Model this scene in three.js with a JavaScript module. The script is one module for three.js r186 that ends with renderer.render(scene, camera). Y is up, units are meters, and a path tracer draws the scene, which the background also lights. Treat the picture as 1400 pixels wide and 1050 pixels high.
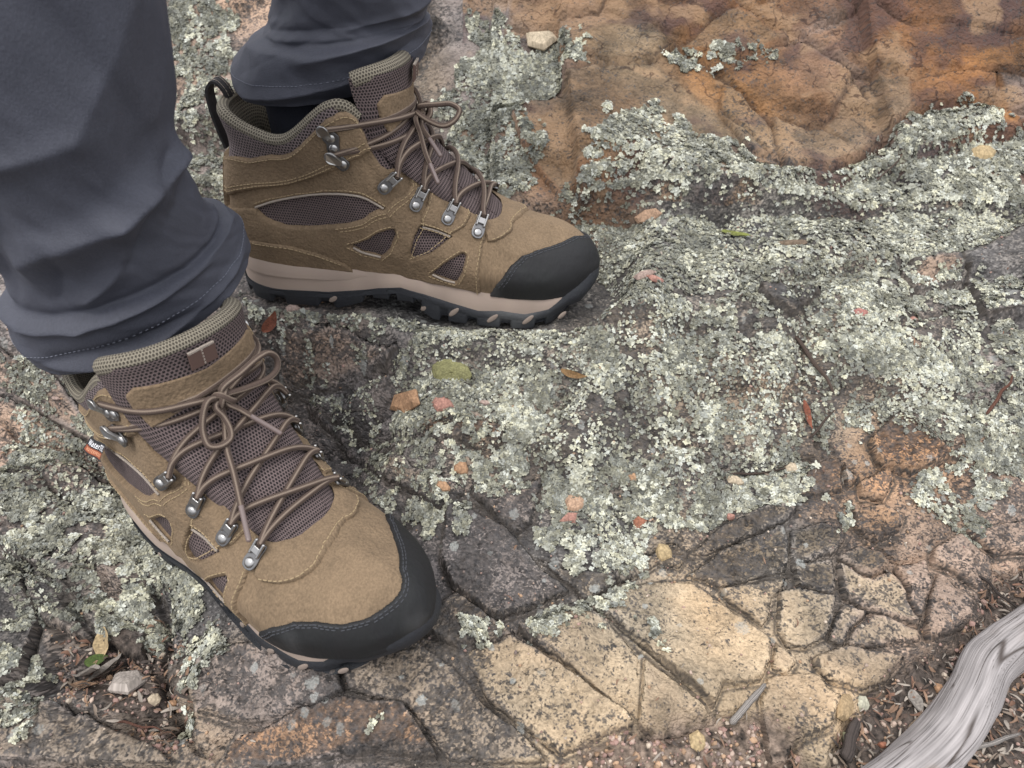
import * as THREE from 'three';
import { mergeGeometries, mergeVertices } from 'three/addons/utils/BufferGeometryUtils.js';
import { ConvexGeometry } from 'three/addons/geometries/ConvexGeometry.js';
import { RoundedBoxGeometry } from 'three/addons/geometries/RoundedBoxGeometry.js';

// ------------------------------------------------------------------ camera, sky, sun, exposure
const scene = new THREE.Scene();
const W = 1024, H = 768;
const camera = new THREE.PerspectiveCamera(56.6, W / H, 0.02, 60);
camera.position.set(0, 0.42, 0);
camera.rotation.x = -37.39 * Math.PI / 180;
camera.focus = 0.5;
camera.userData.fStop = 9;
const renderer = new THREE.WebGLRenderer({ antialias: true });
renderer.setSize(W, H);
renderer.toneMapping = THREE.LinearToneMapping;
renderer.toneMappingExposure = 1.26;
renderer.shadowMap.enabled = true;
{ // bright even overcast
  const w = 64, h = 32, d = new Float32Array(w * h * 4);
  for (let j = 0; j < h; j++) for (let i = 0; i < w; i++) {
    const el = (j + .5) / h * Math.PI - Math.PI / 2, s = Math.sin(el);
    const k = s > 0 ? 0.42 + 1.02 * Math.sqrt(s) : 0.18, o = (j * w + i) * 4;
    d[o] = k * .98; d[o + 1] = k * 1.0; d[o + 2] = k * 1.05; d[o + 3] = 1;
  }
  const t = new THREE.DataTexture(d, w, h, THREE.RGBAFormat, THREE.FloatType);
  t.mapping = THREE.EquirectangularReflectionMapping; t.magFilter = t.minFilter = THREE.LinearFilter; t.needsUpdate = true;
  scene.background = t; scene.environment = t;
}
const sun = new THREE.DirectionalLight(new THREE.Color(1, .96, .9), 1.5);
sun.position.set(-.55, 2.2, .35); sun.target.position.set(0, .1, -.5);
sun.castShadow = true; sun.shadow.radius = 40; sun.shadow.mapSize.set(2048, 2048);
Object.assign(sun.shadow.camera, { left: -1.5, right: 1.5, top: 1.5, bottom: -1.5, near: .1, far: 6 });
scene.add(sun, sun.target);

// ------------------------------------------------------------------ small helpers
const { sin, cos, PI, min, max, abs, floor, hypot, sqrt, exp, pow } = Math;
const clamp = (x, a = 0, b = 1) => x < a ? a : x > b ? b : x, lerp = (a, b, t) => a + (b - a) * t;
const ss = (a, b, x) => { const t = clamp((x - a) / (b - a)); return t * t * (3 - 2 * t); };
function rng(s) { return () => { s = (s + 0x6D2B79F5) | 0; let t = Math.imul(s ^ s >>> 15, 1 | s); t = t + Math.imul(t ^ t >>> 7, 61 | t) ^ t; return ((t ^ t >>> 14) >>> 0) / 4294967296; }; }
const TAB = new Float32Array(65536); { const r = rng(7); for (let i = 0; i < 65536; i++) TAB[i] = r() * 2 - 1; }
function vn(x, y, s = 0) { // value noise, -1..1
  const i = floor(x), j = floor(y), fx = x - i, fy = y - j, u = fx * fx * (3 - 2 * fx), v = fy * fy * (3 - 2 * fy);
  const a = (i + s * 57) & 255, b = (a + 1) & 255, c = ((j + s * 131) & 255) << 8, d = ((j + 1 + s * 131) & 255) << 8;
  return (TAB[a | c] * (1 - u) + TAB[b | c] * u) * (1 - v) + (TAB[a | d] * (1 - u) + TAB[b | d] * u) * v;
}
function fbm(x, y, o = 4, s = 0) { let a = .5, t = 0; for (let k = 0; k < o; k++) { t += a * vn(x, y, s + k * 3); x = x * 2.03 + 5.1; y = y * 2.03 + 1.7; a *= .5; } return t; }
const interp = (X, Y, x) => { if (x <= X[0]) return Y[0]; for (let i = 1; i < X.length; i++) if (x <= X[i]) return Y[i - 1] + (Y[i] - Y[i - 1]) * (x - X[i - 1]) / (X[i] - X[i - 1]); return Y[Y.length - 1]; };
const V3 = (x, y, z) => new THREE.Vector3(x, y, z);
const lin = (r, g, b) => new THREE.Color().setRGB(r, g, b);
const names = {};
const numbered = n => { const k = names[n] = (names[n] ?? -1) + 1; return k ? `${n}_${String(k).padStart(3, '0')}` : n; };
function mesh(name, geo, mat, parent) { const m = new THREE.Mesh(geo, mat); m.name = name; m.castShadow = m.receiveShadow = true; parent.add(m); return m; }
function top(o, name, label, category, group) { o.name = numbered(name); o.userData = { label, category }; if (group) o.userData.group = group; scene.add(o); return o; }
function struct(o, name) { o.name = name; o.userData.kind = 'structure'; scene.add(o); return o; }
function tex(w, h, fn, srgb = true) { // fn(i,j) -> [r,g,b] linear 0..1 for colour, value for data
  const d = new Uint8Array(w * h * 4);
  for (let j = 0; j < h; j++) for (let i = 0; i < w; i++) {
    const c = fn(i, j), o = (j * w + i) * 4;
    for (let k = 0; k < 3; k++) { const v = clamp(typeof c === 'number' ? c : c[k]); d[o + k] = 255 * (srgb ? (v < .0031308 ? 12.92 * v : 1.055 * pow(v, 1 / 2.4) - .055) : v) + .5; }
    d[o + 3] = 255;
  }
  const t = new THREE.DataTexture(d, w, h); t.wrapS = t.wrapT = THREE.RepeatWrapping; t.magFilter = THREE.LinearFilter; t.minFilter = THREE.LinearMipmapLinearFilter; t.generateMipmaps = true;
  if (srgb) t.colorSpace = THREE.SRGBColorSpace; t.needsUpdate = true; return t;
}
const tile = (fn, n, per) => (i, j) => fn(i / n * per, j / n * per, i, j);
// periodic noise for tiles: p lattice cells per tile
function pn(x, y, p, s) { const i = floor(x), j = floor(y), fx = x - i, fy = y - j, u = fx * fx * (3 - 2 * fx), v = fy * fy * (3 - 2 * fy); const g = (a, b) => TAB[((((a % p) + p) % p + s * 37) & 255) | (((((b % p) + p) % p + s * 91) & 255) << 8)]; return lerp(lerp(g(i, j), g(i + 1, j), u), lerp(g(i, j + 1), g(i + 1, j + 1), u), v); }
function geoFrom(pos, idx, uv, col) { const g = new THREE.BufferGeometry(); g.setAttribute('position', new THREE.Float32BufferAttribute(pos, 3)); if (uv) g.setAttribute('uv', new THREE.Float32BufferAttribute(uv, 2)); if (col) g.setAttribute('color', new THREE.Float32BufferAttribute(col, 3)); g.setIndex(idx); g.computeVertexNormals(); return g; }
function gridGeo(nu, nv, fn, closeU = false) { // fn(a,b) a,b in 0..1 -> [x,y,z,u,v]
  const pos = [], uv = [], idx = [];
  for (let i = 0; i <= nu; i++) for (let j = 0; j <= nv; j++) { const p = fn(i / nu, j / nv); pos.push(p[0], p[1], p[2]); uv.push(p[3] ?? i / nu, p[4] ?? j / nv); }
  for (let i = 0; i < nu; i++) for (let j = 0; j < nv; j++) { const a = i * (nv + 1) + j, b = a + nv + 1; idx.push(a, b, a + 1, b, b + 1, a + 1); }
  const g = geoFrom(pos, idx, uv);
  if (closeU) { const n = g.attributes.normal, s = nu * (nv + 1); for (let j = 0; j <= nv; j++) { const v = V3(n.getX(j) + n.getX(s + j), n.getY(j) + n.getY(s + j), n.getZ(j) + n.getZ(s + j)).normalize(); n.setXYZ(j, v.x, v.y, v.z); n.setXYZ(s + j, v.x, v.y, v.z); } }
  return g;
}
function polySdf(P, x, y) { // P flat [x0,y0,...]; >0 inside
  let d = 1e18, inside = false; const n = P.length;
  for (let i = 0, j = n - 2; i < n; j = i, i += 2) {
    const ax = P[i], ay = P[i + 1], bx = P[j], by = P[j + 1], ex = bx - ax, ey = by - ay, wx = x - ax, wy = y - ay;
    const t = clamp((wx * ex + wy * ey) / (ex * ex + ey * ey + 1e-18)), qx = wx - ex * t, qy = wy - ey * t, q = qx * qx + qy * qy;
    if (q < d) d = q;
    if ((ay > y) !== (by > y) && x < (bx - ax) * (y - ay) / (by - ay) + ax) inside = !inside;
  }
  return inside ? sqrt(d) : -sqrt(d);
}
// sheet over the domain where sdf > 0, cut smoothly along sdf = 0. point(a,b,d) -> [x,y,z,u,v,(r,g,b)]
function cutSheet(a0, a1, na, b0, b1, nb, sdf, point) {
  const D = new Float32Array((na + 1) * (nb + 1)), A = i => a0 + (a1 - a0) * i / na, B = j => b0 + (b1 - b0) * j / nb;
  for (let i = 0; i <= na; i++) for (let j = 0; j <= nb; j++) D[i * (nb + 1) + j] = sdf(A(i), B(j));
  const pos = [], uv = [], col = [], idx = [], seen = new Map();
  const put = (a, b, d) => { const p = point(a, b, max(d, 0)); pos.push(p[0], p[1], p[2]); uv.push(p[3], p[4]); if (p.length > 5) col.push(p[5], p[6], p[7]); return pos.length / 3 - 1; };
  const corner = k => { if (!seen.has(k)) { const i = floor(k / (nb + 1)), j = k % (nb + 1); seen.set(k, put(A(i), B(j), D[k])); } return seen.get(k); };
  const cross = (k, l) => { const key = k < l ? k * 4e6 + l + .5 : l * 4e6 + k + .5; if (!seen.has(key)) { const [p, q] = k < l ? [k, l] : [l, k], t = D[p] / (D[p] - D[q]); const ip = floor(p / (nb + 1)), jp = p % (nb + 1), iq = floor(q / (nb + 1)), jq = q % (nb + 1); seen.set(key, put(A(ip + (iq - ip) * t), B(jp + (jq - jp) * t), 0)); } return seen.get(key); };
  const tri = (k, l, m) => {
    const c = [k, l, m], ins = c.filter(q => D[q] > 0).length; if (!ins) return;
    if (ins === 3) { idx.push(corner(k), corner(l), corner(m)); return; }
    const P = [];
    for (let s = 0; s < 3; s++) { const p = c[s], q = c[(s + 1) % 3]; if (D[p] > 0) P.push(corner(p)); if ((D[p] > 0) !== (D[q] > 0)) P.push(cross(p, q)); }
    for (let s = 1; s + 1 < P.length; s++) idx.push(P[0], P[s], P[s + 1]);
  };
  for (let i = 0; i < na; i++) for (let j = 0; j < nb; j++) { const a = i * (nb + 1) + j, b = a + nb + 1; tri(a, b, a + 1); tri(b, b + 1, a + 1); }
  return geoFrom(pos, idx, uv, col.length ? col : null);
}
class Path extends THREE.Curve { constructor(pts, closed = false) { super(); this.c = new THREE.CatmullRomCurve3(pts, closed, 'centripetal'); } getPoint(t, o) { return this.c.getPoint(t, o); } }
const tube = (pts, r, seg = 40, rad = 8, closed = false) => new THREE.TubeGeometry(new Path(pts, closed), seg, r, rad, closed);
function capEnds(pts, r) { return [pts[0], pts[pts.length - 1]].map(p => { const s = new THREE.SphereGeometry(r, 8, 6); s.translate(p.x, p.y, p.z); return s; }); }
// ------------------------------------------------------------------ the ground: a rock slope rising away from the camera (x to the right, f metres away)
const PF = [0, .194, .258, .31, .384, .438, .479, .554, .637, .72, .81, 1.0, 1.3], PB = [-.03, -.01, 0, .005, .04, .085, .115, .135, .165, .21, .29, .5, .8];
const LF = [0, .2, .30, .40, .43, .455, .485, .505, .62, .72, .81, 1.0, 1.3], LB = [-.03, -.01, -.002, 0, 0, .02, .085, .108, .125, .17, .24, .42, .7];
const soft = (X, Y, f) => (interp(X, Y, f - .02) + interp(X, Y, f - .007) + interp(X, Y, f + .007) + interp(X, Y, f + .02)) / 4;
const QK = .8;
const G0 = (x, f) => { const w = ss(-.04, -.16, x); return soft(PF, PB, f) * (1 - w) + soft(LF, LB, f) * w; };
const mat4 = (R, t) => new THREE.Matrix4().set(R[0], R[1], R[2], t[0], R[3], R[4], R[5], t[1], R[6], R[7], R[8], t[2], 0, 0, 0, 1);
const POSE = { left: mat4([.9972, .0539, -.0518, -.0551, .9982, -.0223, .0505, .0251, .9984], [-.2229, .1230, -.5385]), right: mat4([.7985, -.0282, -.6013, .0375, .9993, .0029, .6008, -.0249, .799], [-.2862, .0044, -.4148]) };
const footPads = [['left', -1], ['right', 1]].map(([k, s]) => ({ e: POSE[k].elements, inv: POSE[k].clone().invert(), s }));
function padAt(x, f) { // nearest sole plane height and how strongly the rock follows it
  let best = [0, 0];
  for (const p of footPads) {
    const e = p.e, dx = x - e[12], dz = -f - e[14], lx = dx * e[0] + dz * e[2], lz = dx * e[8] + dz * e[10];
    const t = clamp(lx, .035, .255), d = hypot(lx - t, lz + (lx > .15 ? p.s * -.004 : 0)) - (t > .15 ? .046 : .034);
    const w = 1 - ss(.004, .032, d);
    if (w > best[1]) best = [e[13] + e[1] * lx + e[9] * lz + (lx > .2 ? (lx - .2) * .05 : 0) - .003, w];
  }
  return best;
}
const PITS = [[-.262, .268, .045, .022], [-.225, .225, .03, .012], [-.29, .25, .03, .012], [.13, .345, .06, .005], [.26, .43, .05, .008], [-.12, .43, .035, .010]];
// broken steps in the rock: polyline x,f..., height in mm, falloff in mm (the far side stands proud)
const STEPS = [
  [[-.16, .44, -.10, .452, -.05, .458, 0, .452], 13, 60], [[-.09, .395, -.04, .40, .02, .395, .06, .385], 7, 30], [[.03, .385, .09, .372, .15, .368, .20, .372], 9, 30],
  [[-.40, .30, -.33, .29, -.29, .31, -.235, .33, -.2, .33], 16, 35], [[-.46, .39, -.38, .385, -.33, .40], 9, 40], [[-.31, .225, -.24, .222, -.2, .232], 10, 30],
  [[.16, .43, .25, .44, .36, .428, .42, .44], 8, 35], [[.05, .47, .13, .478, .22, .47, .3, .475], 7, 40], [[.22, .52, .3, .53, .44, .52], 10, 40], [[.12, .335, .18, .33, .235, .345], 7, 25],
  [[-.2, .30, -.17, .262, -.19, .225], 9, 22], [[.02, .64, .1, .615, .2, .60, .3, .625, .42, .66, .55, .68], 9, 60], [[-.46, .62, -.36, .64, -.25, .68], 18, 60], [[-.36, .70, -.28, .73, -.2, .76, -.08, .78], 28, 60],
  [[.3, .385, .36, .372, .42, .37], 8, 30], [[.20, .285, .25, .292, .30, .305], 12, 25]];
function stepAt(x, f) {
  let h = 0;
  for (const [P, hh, L] of STEPS) {
    let bd = 1, sg = 0, en = 0;
    for (let i = 0; i + 3 < P.length; i += 2) {
      const ex = P[i + 2] - P[i], ey = P[i + 3] - P[i + 1], q = ((x - P[i]) * ex + (f - P[i + 1]) * ey) / (ex * ex + ey * ey), t = clamp(q);
      const dx = x - P[i] - ex * t, dy = f - P[i + 1] - ey * t, d = hypot(dx, dy);
      if (d < bd) { bd = d; sg = (ex * dy - ey * dx) >= 0 ? 1 : -1; en = (i === 0 && q < 0) || (i + 5 > P.length && q > 1) ? 1 : 0; }
    }
    const l = L / 1000; if (bd > l * 2.5) continue;
    const side = ss(-.0025, .0025, sg * bd + .003 * vn(x * 120, f * 120, 9));
    h += hh / 1000 * (side * exp(-bd / l) - (1 - side) * .35 * exp(-bd / l * 2)) * (en ? exp(-bd * bd / 3e-4) : 1);
  }
  return h;
}
// plates of the cracked rock, lichen areas and loose things: x, f in mm
const SLABS = [
 ['cream', 7, [-32,251, -19,263, -5,274, 0,275, 19,260, 39,243, 66,219, 71,214, 47,205, 29,197, 12,209, -14,232]],
 ['creamspeck', 8, [4,278, 11,280, 47,294, 63,280, 81,256, 74,218, 67,222, 41,246, 20,264]],
 ['tan', 4, [84,254, 101,239, 121,221, 110,214, 87,210, 76,215]],
 ['cream', 9, [51,295, 72,306, 103,314, 126,317, 141,305, 171,272, 165,256, 156,243, 130,237, 122,225, 104,243, 85,262, 67,284]],
 ['tan', 5, [173,269, 182,255, 174,247, 166,252]],
 ['cream', 9, [184,304, 195,304, 218,294, 212,281, 204,270, 191,265, 180,267, 177,278]],
 ['creamspeck', 5, [147,310, 174,313, 193,316, 188,307, 180,302, 173,288, 168,283, 147,308]],
 ['greyspeck', 6, [148,333, 196,347, 196,329, 193,320, 146,313, 136,318, 125,320]],
 ['greyspeck', 6, [201,344, 225,347, 239,340, 229,329, 208,325, 198,320]],
 ['greyspeck', 5, [200,323, 225,324, 224,311, 218,299, 198,308]],
 ['creamspeck', 9, [228,320, 238,311, 247,308, 262,314, 266,305, 268,277, 254,280, 240,287, 224,294]],
 ['greyspeck', 10, [230,325, 247,332, 260,324, 262,317, 248,311, 240,314]],
 ['tan', 5, [240,283, 253,277, 267,273, 264,266, 245,263, 224,262, 216,264, 226,275]],
 ['tan', 7, [207,268, 220,290, 237,285, 221,275, 214,264]],
 ['pinkspeck', 8, [266,317, 290,322, 286,303, 271,281, 270,305]],
 ['pink', 8, [293,312, 303,303, 314,296, 306,283, 288,273, 268,265, 271,275]],
 ['pinkspeck', 9, [298,330, 319,339, 336,320, 331,309, 319,304, 306,312, 294,320]],
 ['pinkspeck', 7, [326,343, 372,349, 365,330, 342,329]],
 ['orangespeck', 8, [250,358, 271,359, 284,352, 278,343, 260,336, 247,345]],
 ['blackorange', 7, [214,379, 237,392, 246,389, 243,371, 214,367]],
 ['blackorange', 8, [257,375, 283,387, 284,378, 272,364, 256,367]],
 ['orangespeck', 6, [248,388, 257,379, 248,372]],
 ['tan', 7, [193,256, 214,262, 249,254, 236,244, 215,236, 198,240, 193,249]],
 ['tan', 9, [161,245, 177,247, 193,244, 192,232, 199,228, 188,212, 165,204, 158,195, 152,196, 152,229]],
 ['purplespeck', 12, [-203,257, -172,261, -124,260, -109,243, -100,225, -115,218, -157,216, -197,224]],
 ['blackorange', 8, [-166,211, -133,216, -98,221, -63,214, -44,196, -115,192, -171,194]],
 ['brownspeck', 8, [-98,228, -107,248, -94,255, -67,262, -35,239, -18,227, 7,207, 19,194, -34,194, -62,217]],
 ['purpledark', 6, [-48,369, -5,350, 15,328, 40,306, 30,301, -9,288, -40,306, -51,329]],
 ['brownspeck', 6, [-39,303, -10,285, 1,277, -19,265, -33,254, -57,268, -48,288]],
 ['purpledark', 7, [-32,373, 21,380, 14,352, 3,345]],
 ['darkcream', 5, [74,311, 104,327, 119,326, 126,333, 115,338, 94,330, 75,315]],
 ['darkcream', 6, [50,299, 44,308, 20,328, 36,322, 72,317, 73,311]],
 ['blackcream', 6, [129,334, 145,336, 196,350, 207,358, 194,363, 152,351]],
 ['purpledark', 14, [-407,392, -367,414, -297,390, -254,345, -256,294, -297,305, -350,330, -379,343]],
 ['slateslab', 16, [-374,334, -345,321, -318,283, -312,248, -322,238]],
 ['slateslab', 14, [-342,319, -289,297, -253,286, -243,265, -269,276, -290,278, -317,286]],
 ['brownspeck', 12, [-319,232, -271,225, -220,210, -197,195, -247,194, -299,194]],
 ['pinkdark', 12, [-431,463, -397,455, -337,431, -304,393, -368,419, -410,398]],
 ['pinkdark', 12, [-424,481, -390,479, -374,469, -338,437, -395,457, -430,465]],
 ['pinkdark', 14, [-189,488, -139,484, -92,467, -117,468, -164,470, -193,474]],
 ['purpledark', 12, [-172,468, -82,436, -60,409, -116,425, -160,455]],
 ['brownspeck', 12, [-134,444, -78,395, -35,373, -55,364, -103,400]],
 ['blackorange', 10, [-83,421, -34,417, -4,410, -10,399, -55,402]],
 ['slateslab', 16, [381,544, 445,569, 407,482, 373,480]],
 ['slateslab', 12, [200,501, 244,496, 222,480, 205,486]],
 ['blackorange', 12, [271,404, 297,422, 332,388, 298,383, 275,388]],
 ['pinkdark', 12, [324,528, 370,535, 370,516, 329,507]],
 ['iron', 14, [0,809, 102,809, 84,783, 45,777, -6,781]],
 ['ironpurple', 12, [1,686, 43,717, 94,730, 130,736, 158,717, 192,688, 209,639, 176,633, 101,624, 41,606, 12,647]],
 ['greystone', 20, [156,758, 221,789, 269,757, 224,745, 206,746]],
 ['iron', 14, [163,754, 206,744, 224,742, 276,754, 330,728, 295,687, 248,694, 206,727]],
 ['irondark', 16, [234,787, 311,808, 341,789, 284,764]],
 ['iron', 13, [345,785, 374,763, 428,760, 431,732, 381,723, 336,733, 289,760]],
 ['irondark', 18, [322,809, 517,809, 509,762, 430,763, 381,767, 346,791]],
 ['ironbright', 13, [430,736, 508,757, 502,728, 431,725]],
 ['ironpurple', 11, [249,689, 294,682, 331,725, 380,719, 374,686, 315,649, 246,628, 237,665]],
 ['pinkpurple', 10, [464,721, 502,724, 484,669, 469,680]],
 ['greystone', 12, [205,723, 241,688, 243,631, 213,645, 195,686]],
 ['irondark', 16, [107,809, 308,809, 231,790, 206,783, 168,768, 132,774, 93,783]],
 ['ironpurple', 12, [51,772, 132,770, 158,752, 137,741, 94,734, 52,749]],
 ['iron', 11, [377,686, 384,717, 428,721, 461,720, 452,697]],
];
const LICHEN = [
 [1, [-44,798, 0,773, 18,762, 66,761, 78,742, 50,730, 22,719, 14,686, 29,647, 13,615, 0,604, -27,629, -56,680, -72,719, -57,751, -36,762]],
 [1, [76,647, 93,666, 140,680, 166,653, 204,638, 240,617, 305,638, 378,682, 448,694, 483,661, 447,570, 377,554, 334,520, 241,512, 148,496, 78,512, 78,570, 40,604, 67,617]],
 [0.75, [-35,475, 78,512, 148,499, 335,524, 421,512, 386,388, 345,363, 325,388, 292,423, 227,397, 209,358, 162,363, 106,349, 88,325, 46,318, 19,344, 22,384, -45,418, -121,458, -107,478, -58,472]],
 [0.9, [25,388, 83,405, 168,418, 209,388, 209,358, 162,363, 109,351, 86,325, 46,318, 19,344]],
 [0.55, [-225,532, -153,512, -58,479, -35,465, -108,472, -163,488, -199,485]],
 [0.8, [-226,512, -184,517, -169,488, -199,485]],
 [0.95, [-424,482, -382,479, -365,451, -311,400, -254,342, -268,335, -320,355, -386,355]],
 [1, [-270,335, -251,342, -206,293, -144,266, -172,261, -204,256, -201,215, -213,233, -226,271]],
 [0.8, [-376,856, -297,856, -286,818, -299,736, -333,736]],
 [0.9, [-334,261, -313,256, -292,233, -288,207, -305,207]],
 [0.8, [-286,812, -297,722, -335,729, -314,635, -268,619, -285,714]],
 [0.45, [-81,435, -22,410, 22,388, -54,364, -90,394]],
 [0.8, [-67,391, -33,374, -48,359, -71,367]],
 [0.8, [307,381, 340,363, 338,344, 316,341, 292,369]],
 [0.6, [69,311, 82,308, 75,294, 60,292]],
 [0.55, [10,281, 47,293, 63,278, 48,271, 14,268]],
 [0.55, [88,281, 105,278, 98,263, 86,268]],
 [0.5, [-49,278, -5,283, -10,263, -42,258]],
 [0.6, [231,358, 247,361, 247,349, 231,346]],
 [0.6, [247,749, 253,743, 166,737, 145,743, 211,752]],
 [0.8, [-91,221, -79,221, -78,206, -88,206]],
 [0.5, [-423,485, -366,474, -239,329, -225,261, -299,287, -340,271]],
 [0.52, [-187,488, -35,470, 33,388, -42,349, -117,414]],
 [0.8, [-83,488, 0,479, 80,528, 100,496, 34,455, -58,460]],
 [0.45, [-160,464, -80,415, -54,359, -68,331, -115,400]],
];
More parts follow.
